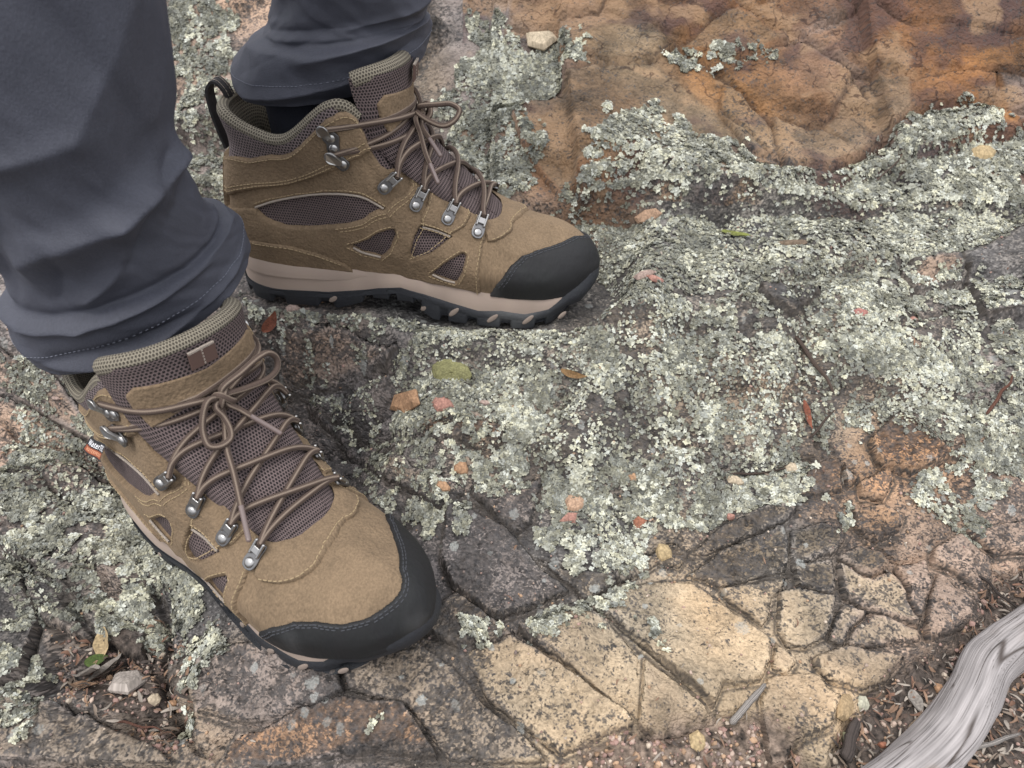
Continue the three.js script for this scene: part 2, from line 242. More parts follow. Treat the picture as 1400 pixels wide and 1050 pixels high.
const ITEMS = [
 ['stone', [-62, 453, -32, 448], 0.75, 'moss', 'stone', 'moss covered yellow green stone in the lichen below the far boot'],
 ['stone', [-101, 451, -70, 436], 0.5, 'orange', 'stone', 'flat pale orange stone chip left of the small pink pebble'],
 ['stone', [-62, 431, -45, 426], 0.55, 'pink', 'pebble', 'rounded pink pebble right of the flat orange chip'],
 ['stone', [-25, 429, -17, 429], 0.6, 'pinkpale', 'pebble', 'tiny pale pink pebble in lichen below the mossy yellow stone'],
 ['stone', [38, 369, 56, 368], 0.6, 'peach', 'pebble', 'oval peach pebble just above the triangular pink stone'],
 ['stone', [36, 357, 48, 355], 0.9, 'pink', 'stone', 'triangular pink stone just below the oval peach pebble'],
 ['stone', [89, 356, 98, 352], 0.8, 'redorange', 'pebble', 'small red orange pebble with moss at the lichen edge'],
 ['stone', [-43, 386, -32, 384], 0.8, 'orange', 'pebble', 'orange pebble on dark rock right of the near boot'],
 ['stone', [-55, 376, -46, 371], 0.6, 'orangepale', 'pebble', 'small pale orange chip beside lichen near the lower boot toe'],
 ['stone', [103, 330, 114, 335], 0.8, 'yellow', 'stone', 'bright yellow tan stone chip on the dark slab edge'],
 ['stone', [13, 767, 42, 769], 0.7, 'cream', 'stone', 'pale square stone on top of the lichen mound behind the far boot'],
 ['stone', [423, 650, 447, 654], 0.55, 'yellow', 'stone', 'yellow flat stone in the lichen under the orange rock face'],
 ['stone', [109, 598, 133, 597], 0.4, 'peach', 'stone', 'thin tan stone flake lying on lichen right of the far boot toe'],
 ['leaf', [184, 580, 208, 574], 0.35, 'olive', 'leaf', 'yellow green leaf lying on the lichen, the only green one there'],
 ['stone', [99, 515, 116, 513], 0.45, 'pinkpale', 'stone', 'pale pink flat chip in front of the far boot toe'],
 ['stone', [108, 508, 122, 503], 0.4, 'pink', 'stone', 'dull pink flake touching the pale pink chip by the far boot toe'],
 ['stone', [268, 482, 281, 481], 0.5, 'redpink', 'pebble', 'small bright red pink pebble alone in the right lichen field'],
 ['leaf', [223, 429, 226, 410], 0.25, 'red', 'leaf', 'curled red dry leaf standing among twigs in the lichen'],
 ['twig', [225, 480, 235, 429], 0.05, 'twig', 'twig', 'long dark twig running down to the curled red leaf'],
 ['twig', [225, 406, 248, 425], 0.06, 'twig', 'twig', 'short dark twig crossing below the curled red leaf'],
 ['twig', [362, 420, 381, 436], 0.07, 'twigred', 'twig', 'short reddish twig lying on lichen near the right edge'],
 ['leaf', [37, 440, 56, 435], 0.25, 'ochre', 'leaf', 'tiny ochre dry leaf in the middle of the lichen'],
 ['stone', [162, 384, 175, 383], 0.45, 'cream', 'pebble', 'cream oval pebble on the dark groove beside the lichen'],
 ['stone', [206, 387, 214, 387], 0.8, 'cream', 'pebble', 'round cream pebble at the top of the dark groove'],
 ['stone', [159, 361, 165, 359], 0.8, 'pink', 'pebble', 'tiny square pink pebble on black rock under lichen'],
 ['stone', [195, 218, 208, 232], 0.55, 'tan', 'stone', 'upright oval tan stone leaning on the lowest rock slab'],
 ['stone', [105, 209, 117, 208], 0.8, 'yellow', 'stone', 'blocky yellow stone in the pink gravel at the bottom edge'],
 ['twig', [131, 218, 156, 239], 0.13, 'greywood', 'stick', 'straight grey weathered stick beside the big cream slab'],
 ['stone', [267, 242, 273, 241], 1, 'orange', 'pebble', 'orange pebble on the soil beside the grey branch'],
 ['stone', [259, 230, 265, 229], 0.7, 'redpink', 'pebble', 'red pink pebble touching the edge of the grey branch'],
 ['leaf', [251, 240, 251, 226], 0.5, 'greyleaf', 'leaf', 'grey curled dry leaf on dark soil left of the branch'],
 ['stone', [200, 214, 203, 208], 0.8, 'lime', 'stone', 'pale lime coloured chip on the soil at the bottom'],
 ['stone', [220, 209, 226, 209], 0.5, 'redorange', 'pebble', 'small reddish chip near the lower end of the branch'],
 ['bark', [189, 200, 205, 220], 0.4, 'darkwood', 'bark', 'dark brown bark piece under the upright oval tan stone'],
 ['stone', [213, 230, 220, 231], 0.7, 'limepale', 'pebble', 'pale cream chip on the litter right of the oval tan stone'],
 ['stone', [-256, 242, -233, 245], 0.75, 'palegrey', 'stone', 'largest pale grey stone in the leaf litter hollow at the left'],
 ['leaf', [-284, 264, -271, 269], 0.5, 'green', 'leaf', 'fresh green leaf in the hollow at the lower left'],
 ['leaf', [-288, 264, -256, 235], 0.3, 'greyleaf', 'leaf', 'long curled grey leaf below the green leaf in the hollow'],
 ['leaf', [-267, 244, -262, 271], 0.25, 'greyleaf', 'leaf', 'slender grey leaf standing upright beside the pale grey stone'],
 ['leaf', [-275, 269, -275, 285], 0.6, 'straw', 'leaf', 'straw coloured leaf blade above the green leaf'],
 ['leaf', [-280, 243, -252, 234], 0.25, 'tanleaf', 'leaf', 'tan leaf lying lowest in the left hollow'],
 ['stone', [-226, 234, -219, 233], 0.7, 'cream', 'pebble', 'cream pebble beside the orange one in the left hollow'],
 ['stone', [-217, 234, -212, 236], 0.8, 'orange', 'pebble', 'orange pebble at the right side of the left hollow'],
 ['twig', [-210, 211, -207, 226], 0.09, 'twig', 'twig', 'dark twig leaning in the left hollow beside the dark slab'],
 ['twig', [-242, 222, -215, 215], 0.05, 'twigred', 'twig', 'thin reddish twig across the bottom of the left hollow'],
 ['leaf', [-174, 501, -154, 504], 0.25, 'tanleaf', 'leaf', 'tan dry leaf lying on lichen under the heel of the far boot'],
 ['leaf', [-201, 487, -189, 493], 0.4, 'red', 'leaf', 'red dry leaf between the two boots'],
 ['stone', [-185, 497, -172, 498], 0.5, 'pinkpale', 'stone', 'pale flat chip under the tan leaf between the boots'],
 ['stone', [-372, 460, -380, 461], 0.35, 'pinkpale', 'stone', 'pale pink rock flake left of the near boot ankle'],
 ['stone', [227, 558, 251, 552], 0.3, 'brownstone', 'stone', 'flat brown stone half buried in the upper right lichen'],
 ['stone', [314, 480, 322, 478], 0.6, 'pink', 'pebble', 'dull pink flake in lichen right of the red pink pebble'],
 ['stone', [87, 381, 94, 379], 0.8, 'orangepale', 'pebble', 'faint orange chip embedded in the lower lichen field'],
 ['twig', [323, 629, 369, 647], 0.03, 'twig', 'twig', 'thin dark stem at the foot of the orange rock face'],
 ['twig', [157, 388, 215, 391], 0.03, 'twig', 'twig', 'thin dark twig lying along the dark groove'],
 ['twig', [322, 311, 346, 288], 0.05, 'darkwood', 'twig', 'dark twig lying above the grey branch at the right edge'],
 ['twig', [259, 202, 307, 214], 0.06, 'greywood', 'stick', 'thin grey stick below the big weathered branch'],
 ['twig', [236, 214, 253, 227], 0.06, 'tanwood', 'twig', 'thin tan twig resting against the side of the grey branch'],
];
const CRACKS = [
 [5, 4, [221,798, 232,788, 278,760, 331,730, 342,710]],
 [4, 3, [311,810, 316,810, 343,790, 377,766, 394,763]],
 [6, 4, [156,758, 205,728, 242,688, 245,624]],
 [4, 3, [194,691, 224,658, 244,624]],
 [10, 6, [202,629, 243,620, 314,645, 372,683, 452,695, 491,686]],
 [6, 4, [402,721, 427,723, 503,725]],
 [6, 4, [0,686, 43,717, 130,734, 156,757, 221,789]],
 [5, 4, [102,810, 84,782, 44,776, -7,778]],
 [5, 3, [206,745, 224,743, 276,754]],
 [4, 3, [288,762, 335,731, 380,720, 431,725]],
 [3, 3, [295,686, 331,726]],
 [3, 3, [240,694, 274,686, 294,682, 311,666]],
 [12, 5, [-196,472, -165,474, -140,469, -95,461]],
 [10, 5, [-172,464, -135,451, -80,415, -45,410]],
 [12, 6, [-265,329, -238,293, -226,251, -205,219]],
 [10, 5, [-343,316, -304,298, -279,277]],
 [9, 4, [-109,258, -109,243, -97,227, -62,216]],
 [8, 4, [-407,392, -376,400, -321,370, -284,362]],
 [8, 4, [-371,329, -332,335, -286,316]],
 [9, 5, [-427,451, -392,432, -361,432, -321,408]],
 [8, 4, [211,512, 232,480, 224,441, 233,405]],
 [7, 4, [314,480, 372,496, 410,488]],
 [8, 4, [138,388, 198,388, 227,395]],
];

for (const s of SLABS) { const P = s[2].map(v => v / 1000); s.P = P; let x0 = 9, x1 = -9, y0 = 9, y1 = -9; for (let i = 0; i < P.length; i += 2) { x0 = min(x0, P[i]); x1 = max(x1, P[i]); y0 = min(y0, P[i + 1]); y1 = max(y1, P[i + 1]); } s.box = [x0, x1, y0, y1]; s.cx = (x0 + x1) / 2; s.cf = (y0 + y1) / 2; }
function slabNear(x, f) { let best = null; for (const s of SLABS) { const b = s.box; if (x < b[0] - .006 || x > b[1] + .006 || f < b[2] - .006 || f > b[3] + .006) continue; const d = polySdf(s.P, x, f); if (!best || d > best[1]) best = [s, d]; } return best; }
for (const s of CRACKS) { const P = s[2].map(v => v / 1000); s.P = P; let x0 = 9, x1 = -9, y0 = 9, y1 = -9; for (let i = 0; i < P.length; i += 2) { x0 = min(x0, P[i]); x1 = max(x1, P[i]); y0 = min(y0, P[i + 1]); y1 = max(y1, P[i + 1]); } s.box = [x0 - .015, x1 + .015, y0 - .015, y1 + .015]; }
function crackAt(x, f) { // 0..1 how far inside an open crack, and its depth
  let best = 0, dep = 0; const wx = x + .004 * fbm(x * 55, f * 55, 3, 95), wf = f + .004 * fbm(x * 55 + 7, f * 55, 3, 96);
  for (const s of CRACKS) { const b = s.box; if (x < b[0] || x > b[1] || f < b[2] || f > b[3]) continue; const P = s.P, n = P.length; let d = 1;
    for (let i = 0; i + 3 < n; i += 2) { const ex = P[i + 2] - P[i], ey = P[i + 3] - P[i + 1], t = clamp(((wx - P[i]) * ex + (wf - P[i + 1]) * ey) / (ex * ex + ey * ey)); d = min(d, hypot(wx - P[i] - ex * t, wf - P[i + 1] - ey * t)); }
    const w = s[1] / 2000 * (.8 + .7 * vn(x * 40, f * 40, 97)), k = 1 - ss(w * .4, w + .0012, d); if (k > best) { best = k; dep = s[0] / 1000; } }
  return [best, dep];
}
const SOIL = [180, 188, 198, 214, 219, 235, 254, 256, 288, 268, 312, 289, 339, 315, 363, 325, 500, 345, 500, 100, 170, 100].map(v => v / 1000), GRAVEL = [75, 214, 125, 225, 156, 222, 175, 195, 170, 150, 20, 150, 20, 190].map(v => v / 1000), HOLLOW = [-.294, .277, -.266, .293, -.235, .275, -.213, .242, -.206, .211, -.273, .233];
const isSoil = (x, f) => ss(-.004, .006, max(polySdf(SOIL, x, f), polySdf(GRAVEL, x, f)) + .004 * vn(x * 90, f * 90, 5));
const facetSeeds = new Map();
function facets(x, f, FC = .03, K = 5, sl = .34) { // angular broken faces: upper hull of many tilted planes
  const i = floor(x / FC), j = floor(f / FC); let m = -9;
  for (let a = -1; a < 2; a++) for (let b = -1; b < 2; b++) {
    const k = ((i + a) * 4096 + j + b) * 8 + Math.round(FC * 50); let s = facetSeeds.get(k);
    if (!s) { const q = rng(k * 7919 + 13); s = [(i + a + q()) * FC, (j + b + q()) * FC, (q() - .5) * .17 * FC, (q() - .5) * sl, (q() - .5) * sl]; facetSeeds.set(k, s); }
    const dx = x - s[0], dy = f - s[1]; m = max(m, s[2] + s[3] * dx + s[4] * dy - K * (dx * dx + dy * dy));
  }
  return m;
}
function Gbase(x, f) {
  const s = x > -.1 && f < .36 ? isSoil(x, f) : 0;
  const sn = f < .62 ? slabNear(x, f) : null, sk = sn ? ss(.002, -.008, sn[1]) : 1;
  let h = G0(x, f) + stepAt(x, f) * (1 - s) * (f < .40 && x > .1 ? .35 : 1);
  h += ((f > .6 && x > -.02 ? .008 : .016) * fbm(x * 6, f * 6, 3, 1) + .003 * fbm(x * 26, f * 26, 3, 4)) * (1 - .5 * s);
    const rf = f > .6 && x > -.02;
  if (f < 1) h += facets(x, f) * (1 - .8 * s) * (.15 + .85 * sk) * (rf ? .25 : 1.6) + (f < .62 && x < .12 ? facets(x + 3, f * 1.4 - x * .3, .075, 1.6, .4) * sk : 0);
  if (rf) h += .0015 * fbm(x * 60, f * 60, 3, 15) + facets(x + .07 * f, f, .1, .45, .36);
    // bedding: narrow terraces that run along the slope
  const q = (f * 1.0 - x * .18 + .035 * vn(x * 7, f * 7, 2) + .006 * vn(x * 40, f * 40, 6)) * 24, lw = (1 - ss(.02, .12, x)) * (.55 + .45 * vn(x * 13, f * 13, 8)); h += (.003 + .0075 * lw) * (1 - s) * sk * (ss(.8, 1, q - floor(q)) - (q - floor(q))) * (f < .6 || x < -.05 ? 1 : 0);
  for (const [px, pf, r, d] of PITS) { const k = hypot(x - px, f - pf) / r; if (k < 2) h -= d * exp(-k * k * 1.6); }
  h -= .008 * s;
  h -= .007 * sk * (1 - s) * (rf ? .5 : 1) * ss(.028, .0, abs(fbm(x * 9 + 2, f * 12 + x * 5, 3, 91))) * ss(-.2, .2, vn(x * 11, f * 11, 92));
  const ck = crackAt(x, f); h -= ck[0] * ck[1];
  const [ph, w] = padAt(x, f); return lerp(h, ph - .0015 + .0025 * vn(x * 60, f * 60, 3), w);
}
const GX0 = -.8, GX1 = 1.05, GF0 = .1, GF1 = 1.3, GNX = 740, GNF = 560;
const HG = new Float32Array((GNX + 1) * (GNF + 1));
const fOf = b => GF0 + (GF1 - GF0) * (b * .62 + b * b * .38), bOf = f => { const c = -(f - GF0) / (GF1 - GF0); return (-.62 + sqrt(.62 * .62 - 4 * .38 * c)) / .76; };
for (let i = 0; i <= GNX; i++) for (let j = 0; j <= GNF; j++) { const x = lerp(GX0, GX1, i / GNX), f = fOf(j / GNF); HG[i * (GNF + 1) + j] = Gbase(x, f); }
function G(x, f) { // bilinear look-up of the built sheet
  const a = clamp((x - GX0) / (GX1 - GX0) * GNX, 0, GNX - .001), b = clamp(bOf(f) * GNF, 0, GNF - .001), i = floor(a), j = floor(b), u = a - i, v = b - j, k = i * (GNF + 1) + j;
  return lerp(lerp(HG[k], HG[k + GNF + 1], u), lerp(HG[k + 1], HG[k + GNF + 2], u), v);
}
// ---- colours of the rock (linear base colours); hue regions as x, f, radius, colour, amount of black crust
const C = { cream: [.41, .315, .21], tan: [.33, .25, .17], pink: [.37, .265, .20], orange: [.38, .215, .115], iron: [.165, .078, .031], bright: [.27, .125, .04], irondk: [.095, .046, .024], purple: [.235, .195, .175], grey: [.25, .235, .215], brown: [.29, .225, .165], dark: [.055, .05, .05], khaki: [.19, .14, .088], slate: [.19, .18, .175] };
const HUES = [
  [-.45, .45, .12, 'purple', .35], [-.35, .40, .10, 'purple', .45], [-.25, .31, .08, 'slate', .55], [-.30, .24, .08, 'purple', .45], [-.36, .30, .09, 'grey', .45], [-.2, .215, .07, 'brown', .4], [-.12, .24, .07, 'purple', .6], [-.05, .24, .05, 'brown', .5],
  [-.10, .44, .06, 'purple', .5], [-.02, .42, .06, 'brown', .5], [-.03, .36, .06, 'purple', .7], [0, .30, .05, 'purple', .65], [.03, .32, .05, 'grey', .75], [-.01, .27, .04, 'brown', .55], [.05, .345, .05, 'slate', .8],
  [.05, .25, .07, 'cream', .12], [.12, .275, .07, 'cream', .1], [.17, .285, .06, 'cream', .2], [.2, .31, .05, 'grey', .5], [.24, .30, .05, 'pink', .3], [.28, .33, .06, 'pink', .35], [.17, .35, .05, 'slate', .7], [.24, .36, .05, 'orange', .5], [.3, .37, .06, 'orange', .5], [.36, .345, .05, 'pink', .35],
  [.1, .42, .12, 'brown', .6], [.25, .45, .12, 'brown', .6], [.4, .45, .12, 'purple', .55], [.0, .5, .1, 'grey', .6], [.5, .5, .08, 'slate', .5], [.2, .55, .12, 'grey', .6], [.4, .56, .12, 'grey', .6],
  [.08, .66, .09, 'iron', .1], [.0, .72, .08, 'purple', .12], [.2, .66, .08, 'khaki', .12], [.3, .68, .09, 'iron', .08], [.22, .72, .06, 'bright', .04], [.35, .76, .1, 'iron', .05], [.45, .69, .06, 'bright', .05], [.1, .84, .12, 'irondk', .06], [.4, .86, .14, 'irondk', .06], [.2, .82, .1, 'iron', .05], [.62, .8, .2, 'irondk', .1], [.3, .74, .06, 'purple', .05], [.13, .75, .06, 'khaki', .08], [.58, .66, .08, 'purple', .2], [-.02, .84, .08, 'purple', .15],
  [-.3, .68, .12, 'purple', .3], [-.3, .8, .12, 'pink', .35], [-.15, .75, .1, 'brown', .5], [-.5, .6, .15, 'purple', .4], [-.25, .5, .1, 'purple', .5]];
function hueAt(x, f, out) { // blended base colour and crust
  x += .02 * vn(x * 22, f * 22, 11); f += .02 * vn(x * 22 + 9, f * 22, 12);
  let r = 0, g = 0, b = 0, c = 0, w = 1e-6;
  for (const [hx, hf, hr, n, cr] of HUES) { const q = ((x - hx) * (x - hx) + (f - hf) * (f - hf)) / (hr * hr); if (q > 9) continue; const k = exp(-q * 2.2) + 1e-4 / (1 + q), K = C[n]; r += k * K[0]; g += k * K[1]; b += k * K[2]; c += k * cr; w += k; }
  out[0] = r / w; out[1] = g / w; out[2] = b / w; out[3] = c / w; return out;
}
const SLABHUE = { cream: ['cream', .10], creamspeck: ['cream', .34], tan: ['tan', .14], greyspeck: ['khaki', .5], pinkspeck: ['pink', .36], pink: ['pink', .14], orangespeck: ['orange', .42], blackorange: ['orange', .74], purplespeck: ['purple', .36], brownspeck: ['brown', .5], purpledark: ['purple', .62], darkcream: ['tan', .66], blackcream: ['khaki', .72],
  iron: ['iron', .12], slateslab: ['slate', .55], pinkdark: ['pink', .55], ironpurple: ['khaki', .16], irondark: ['irondk', .08], ironbright: ['bright', .08], pinkpurple: ['purple', .12], greystone: ['khaki', .3] };
function slabAt(x, f) { for (const s of SLABS) { const b = s.box; if (x < b[0] || x > b[1] || f < b[2] || f > b[3]) continue; const d = polySdf(s.P, x, f); if (d > 0) return [s, d]; } return null; }
const SPOTS = []; { const r = rng(31); for (let k = 0; k < 420; k++) { const x = lerp(-.5, .6, r()), f = lerp(.2, .6, r()); SPOTS.push([x, f, .0015 + .0035 * r() * r(), .3 + .5 * r()]); } }
const spotGrid = new Map(); for (const s of SPOTS) { for (let a = -1; a < 2; a++) for (let b = -1; b < 2; b++) { const k = (floor(s[0] * 60) + a) * 1000 + floor(s[1] * 60) + b; (spotGrid.get(k) ?? spotGrid.set(k, []).get(k)).push(s); } }
const tmp = [0, 0, 0, 0];
function rockColour(x, f, qq) {
  hueAt(x, f, tmp); let [r, g, b, c] = tmp, gap = 0;
  const far = f > .6 && x > -.05;
  { const s = slabNear(x, f); if (s) gap = far ? .35 * (1 - ss(.0002, .0014, abs(s[1] - .0004 + .002 * fbm(x * 70, qq * 70, 3, 43)))) * ss(-.15, .3, vn(x * 25, qq * 25, 46)) : (1 - ss(-.0014, -.0004, s[1])) * ss(-.0035, -.0018, s[1]); if (s && s[1] > 0) { const [n, cr] = SLABHUE[s[0][0]], K = C[n], w = (far ? .5 : .8) * ss(0, .004, s[1]); r = lerp(r, K[0], w); g = lerp(g, K[1], w); b = lerp(b, K[2], w); c = lerp(c, cr, w); } }
  // broad stains, grain, then black crust in specks and patches
  const st = fbm(x * 14, qq * 14, 4, 21), st2 = fbm(x * 45 + 3, qq * 45, 4, 23), gr = vn(x * 700, qq * 700, 25) * .6 + vn(x * 1500, qq * 1500, 26) * .4;
  const k = far ? 1 + .85 * st2 + .4 * gr + .35 * st : 1 + .55 * st2 + .38 * gr + .3 * st; r *= k * (1 + .12 * st); g *= k; b *= k * (1 - .15 * st);
  if (far) { const p = ss(.02, .3, fbm(x * 17 + 7, qq * 17, 4, 41)); r = lerp(r, .075, p * .65); g = lerp(g, .042, p * .65); b = lerp(b, .04, p * .65); const y = ss(.1, .35, fbm(x * 24, qq * 24 + 4, 4, 44)); r = lerp(r, .35, y * .55); g = lerp(g, .225, y * .55); b = lerp(b, .13, y * .55); const v = abs(fbm(x * 30, qq * 30, 4, 47)); if (v < .016 && vn(x * 12, qq * 12, 49) > .1) { r *= .4; g *= .36; b *= .36; } }
  const cr = c + (far ? .2 : f > .36 || x < 0 ? .62 : .4) * fbm(x * 34 + 11, qq * 34, 4, 28), sp = .5 + .95 * (vn(x * 320, qq * 320, 29) * .3 + vn(x * 800, qq * 800, 30) * .4 + vn(x * 1600, qq * 1600, 34) * .3) , e = ss(-.09, .07, cr - sp * .9 + .02);
  const dk = .9 + .35 * vn(x * 260, qq * 260, 33) + .5 * vn(x * 900, qq * 900, 35) + .35 * vn(x * 90, qq * 90, 37), ek = e * (.82 + .18 * vn(x * 500, qq * 500, 39)); r = lerp(r, .050 * dk, ek); g = lerp(g, .047 * dk, ek); b = lerp(b, .047 * dk, ek);
  if (!gap) gap = .85 * crackAt(x, f)[0];
  if (gap > 0) { const k2 = (far ? .9 : 1) * gap * (.75 + .25 * vn(x * 200, qq * 200, 42)); r = lerp(r, far ? .045 : .06, k2); g = lerp(g, far ? .028 : .05, k2); b = lerp(b, far ? .021 : .042, k2); }
  const list = spotGrid.get(floor(x * 60) * 1000 + floor(f * 60));
  if (list) for (const s of list) { const d = hypot(x - s[0], f - s[1]) / s[2]; if (d < 1.15 && d + .3 * vn(x * 900, qq * 900, 36) < 1) { const q = s[3] * (.8 + .3 * vn(x * 1200, qq * 1200, 37)); r = lerp(r, .36, q); g = lerp(g, .37, q); b = lerp(b, .35, q); } }
  const so = f < .36 && x > -.1 ? isSoil(x, f) : f < .3 && x < -.18 ? ss(-.01, .01, polySdf(HOLLOW, x, f)) : 0;
  if (so > 0) { const q = .7 + .6 * vn(x * 300, f * 300, 38) + .3 * vn(x * 800, f * 800, 39), pk = x < .17 && x > 0 ? 1 : 0; r = lerp(r, lerp(.10, .24, pk) * q, so); g = lerp(g, lerp(.078, .18, pk) * q, so); b = lerp(b, lerp(.065, .14, pk) * q, so); }
  return [r, g, b];
}
function rockBump(x, f_, f) { return .5 + .32 * fbm(x * 120, f * 120, 3, 51) + .22 * (vn(x * 420, f * 420, 29) * .55 + vn(x * 900, f * 900, 30) * .45) + .1 * vn(x * 1500, f * 1500, 55); }
// sheets are mapped by x and q = f + 0.8 y, so that grain keeps its size on steep faces
const qOf = (x, f, dy = 0) => f + QK * (G(x, f) + dy);
function zoneMaterial(x0, x1, f0, f1, w, h) {
  const F = new Float32Array(w * h); // the f that each texel of the sheet lies at
  for (let i = 0; i < w; i++) { const x = lerp(x0, x1, i / w); let j = 0, last = -1; for (let f = GF0; f < GF1 && j < h; f += .0006) { const q = qOf(x, f); if (q > last) { last = q; while (j < h && lerp(f0, f1, j / h) <= q) F[j++ * w + i] = f; } } while (j < h) F[j++ * w + i] = GF1; }
  const at = fn => (i, j) => fn(lerp(x0, x1, i / w), F[j * w + i], lerp(f0, f1, j / h));
  const m = new THREE.MeshStandardMaterial({ map: tex(w, h, at(rockColour)), bumpMap: tex(w, h, at(rockBump), false), bumpScale: .004, roughness: .9 });
  for (const t of [m.map, m.bumpMap]) t.wrapS = t.wrapT = THREE.ClampToEdgeWrapping;
  m.zone = [x0, x1, f0, f1]; return m;
}
const SPLIT = .45;
const rockNear = zoneMaterial(-.5, .5, .12, .60, 2048, 1024), rockFar = zoneMaterial(-.6, .8, .38, 1.5, 2048, 1500);
const zuv = (m, x, f, dy = 0) => [(x - m.zone[0]) / (m.zone[1] - m.zone[0]), (qOf(x, f, dy) - m.zone[2]) / (m.zone[3] - m.zone[2])];
const rock = struct(new THREE.Group(), 'rock_ground');
{
  const jS = Math.round(bOf(SPLIT) * GNF);
  for (const [m, j0, j1] of [[rockNear, 0, jS], [rockFar, jS, GNF]])
    mesh('rock_surface', gridGeo(GNX, j1 - j0, (a, b) => { const j = j0 + Math.round(b * (j1 - j0)), i = Math.round(a * GNX), x = lerp(GX0, GX1, a), f = fOf(j / GNF); const y = HG[i * (GNF + 1) + j]; return [x, y, -f, ...zuv(m, x, f)]; }), m, rock);
}
// ---- the plates the rock is cracked into, each a piece of its own
let slabN = 0;
const slabTop = (s, x, f, d) => { const e = .0012 + .0008 * vn(x * 80, f * 80, 61), q = clamp(d / e), h = s[1] / 1000; const rel = .0020 * fbm(x * 40 + s.seed, f * 40, 4, 63) + .35 * facets(x * 1.3 + s.seed, f * 1.3) + .0011 + .0012 * vn(x * 240, f * 240, 66) + (x - s.cx) * s.tx + (f - s.cf) * s.tf; const ck = s.cf > .55 ? crackAt(x, f) : null; return -s.dp + (h + s.dp + rel) * sqrt(1 - (1 - q) * (1 - q)) - (ck ? .003 * ck[0] : 0); };
{ const r = rng(99); for (const s of SLABS) { s.seed = r() * 50; s.dp = s.cf > .55 ? .0015 : .006; s.tx = (r() - .5) * .16; s.tf = (r() - .5) * .16; if (s.cf > .55) { s[1] = s[1] * .2; s.tx *= .7; s.tf *= .7; } else { s[1] = 2 + s[1] * .42; s.tx *= 1.6; s.tf *= 1.6; } } }
for (const s of SLABS) {
  const far = s.cf > SPLIT, m = far ? rockFar : rockNear, c = far ? .003 : .0016, [x0, x1, f0, f1] = s.box, p = .004, wob = far ? .003 : .0013;
  const g = cutSheet(x0 - p, x1 + p, Math.ceil((x1 - x0 + 2 * p) / c), f0 - p, f1 + p, Math.ceil((f1 - f0 + 2 * p) / c), (x, f) => polySdf(s.P, x, f) - (far ? -.0026 : -.0009) + wob * fbm(x * 90, f * 90, 3, 60), (x, f, d) => { const k = slabTop(s, x, f, d); return [x, G(x, f) + k, -f, ...zuv(m, x, f, min(0, k - s[1] / 1000 * .8))]; });
  flipUp(g); mesh('stone_slab' + (slabN ? '_' + String(slabN).padStart(3, '0') : ''), g, m, rock); slabN++;
}
function flipUp(g) { const n = g.attributes.normal; let s = 0; for (let i = 0; i < n.count; i += 7) s += n.getY(i); if (s < 0) { const ix = g.index.array; for (let i = 0; i < ix.length; i += 3) { const t = ix[i]; ix[i] = ix[i + 1]; ix[i + 1] = t; } g.computeVertexNormals(); } return g; }
function surf(x, f) { const g = G(x, f), s = slabAt(x, f); return s ? max(g, g + slabTop(s[0], x, f, s[1])) : g; }
function surfN(x, f, e = .004) { return V3(-(surf(x + e, f) - surf(x - e, f)) / (2 * e), 1, (surf(x, f + e) - surf(x, f - e)) / (2 * e)).normalize(); }

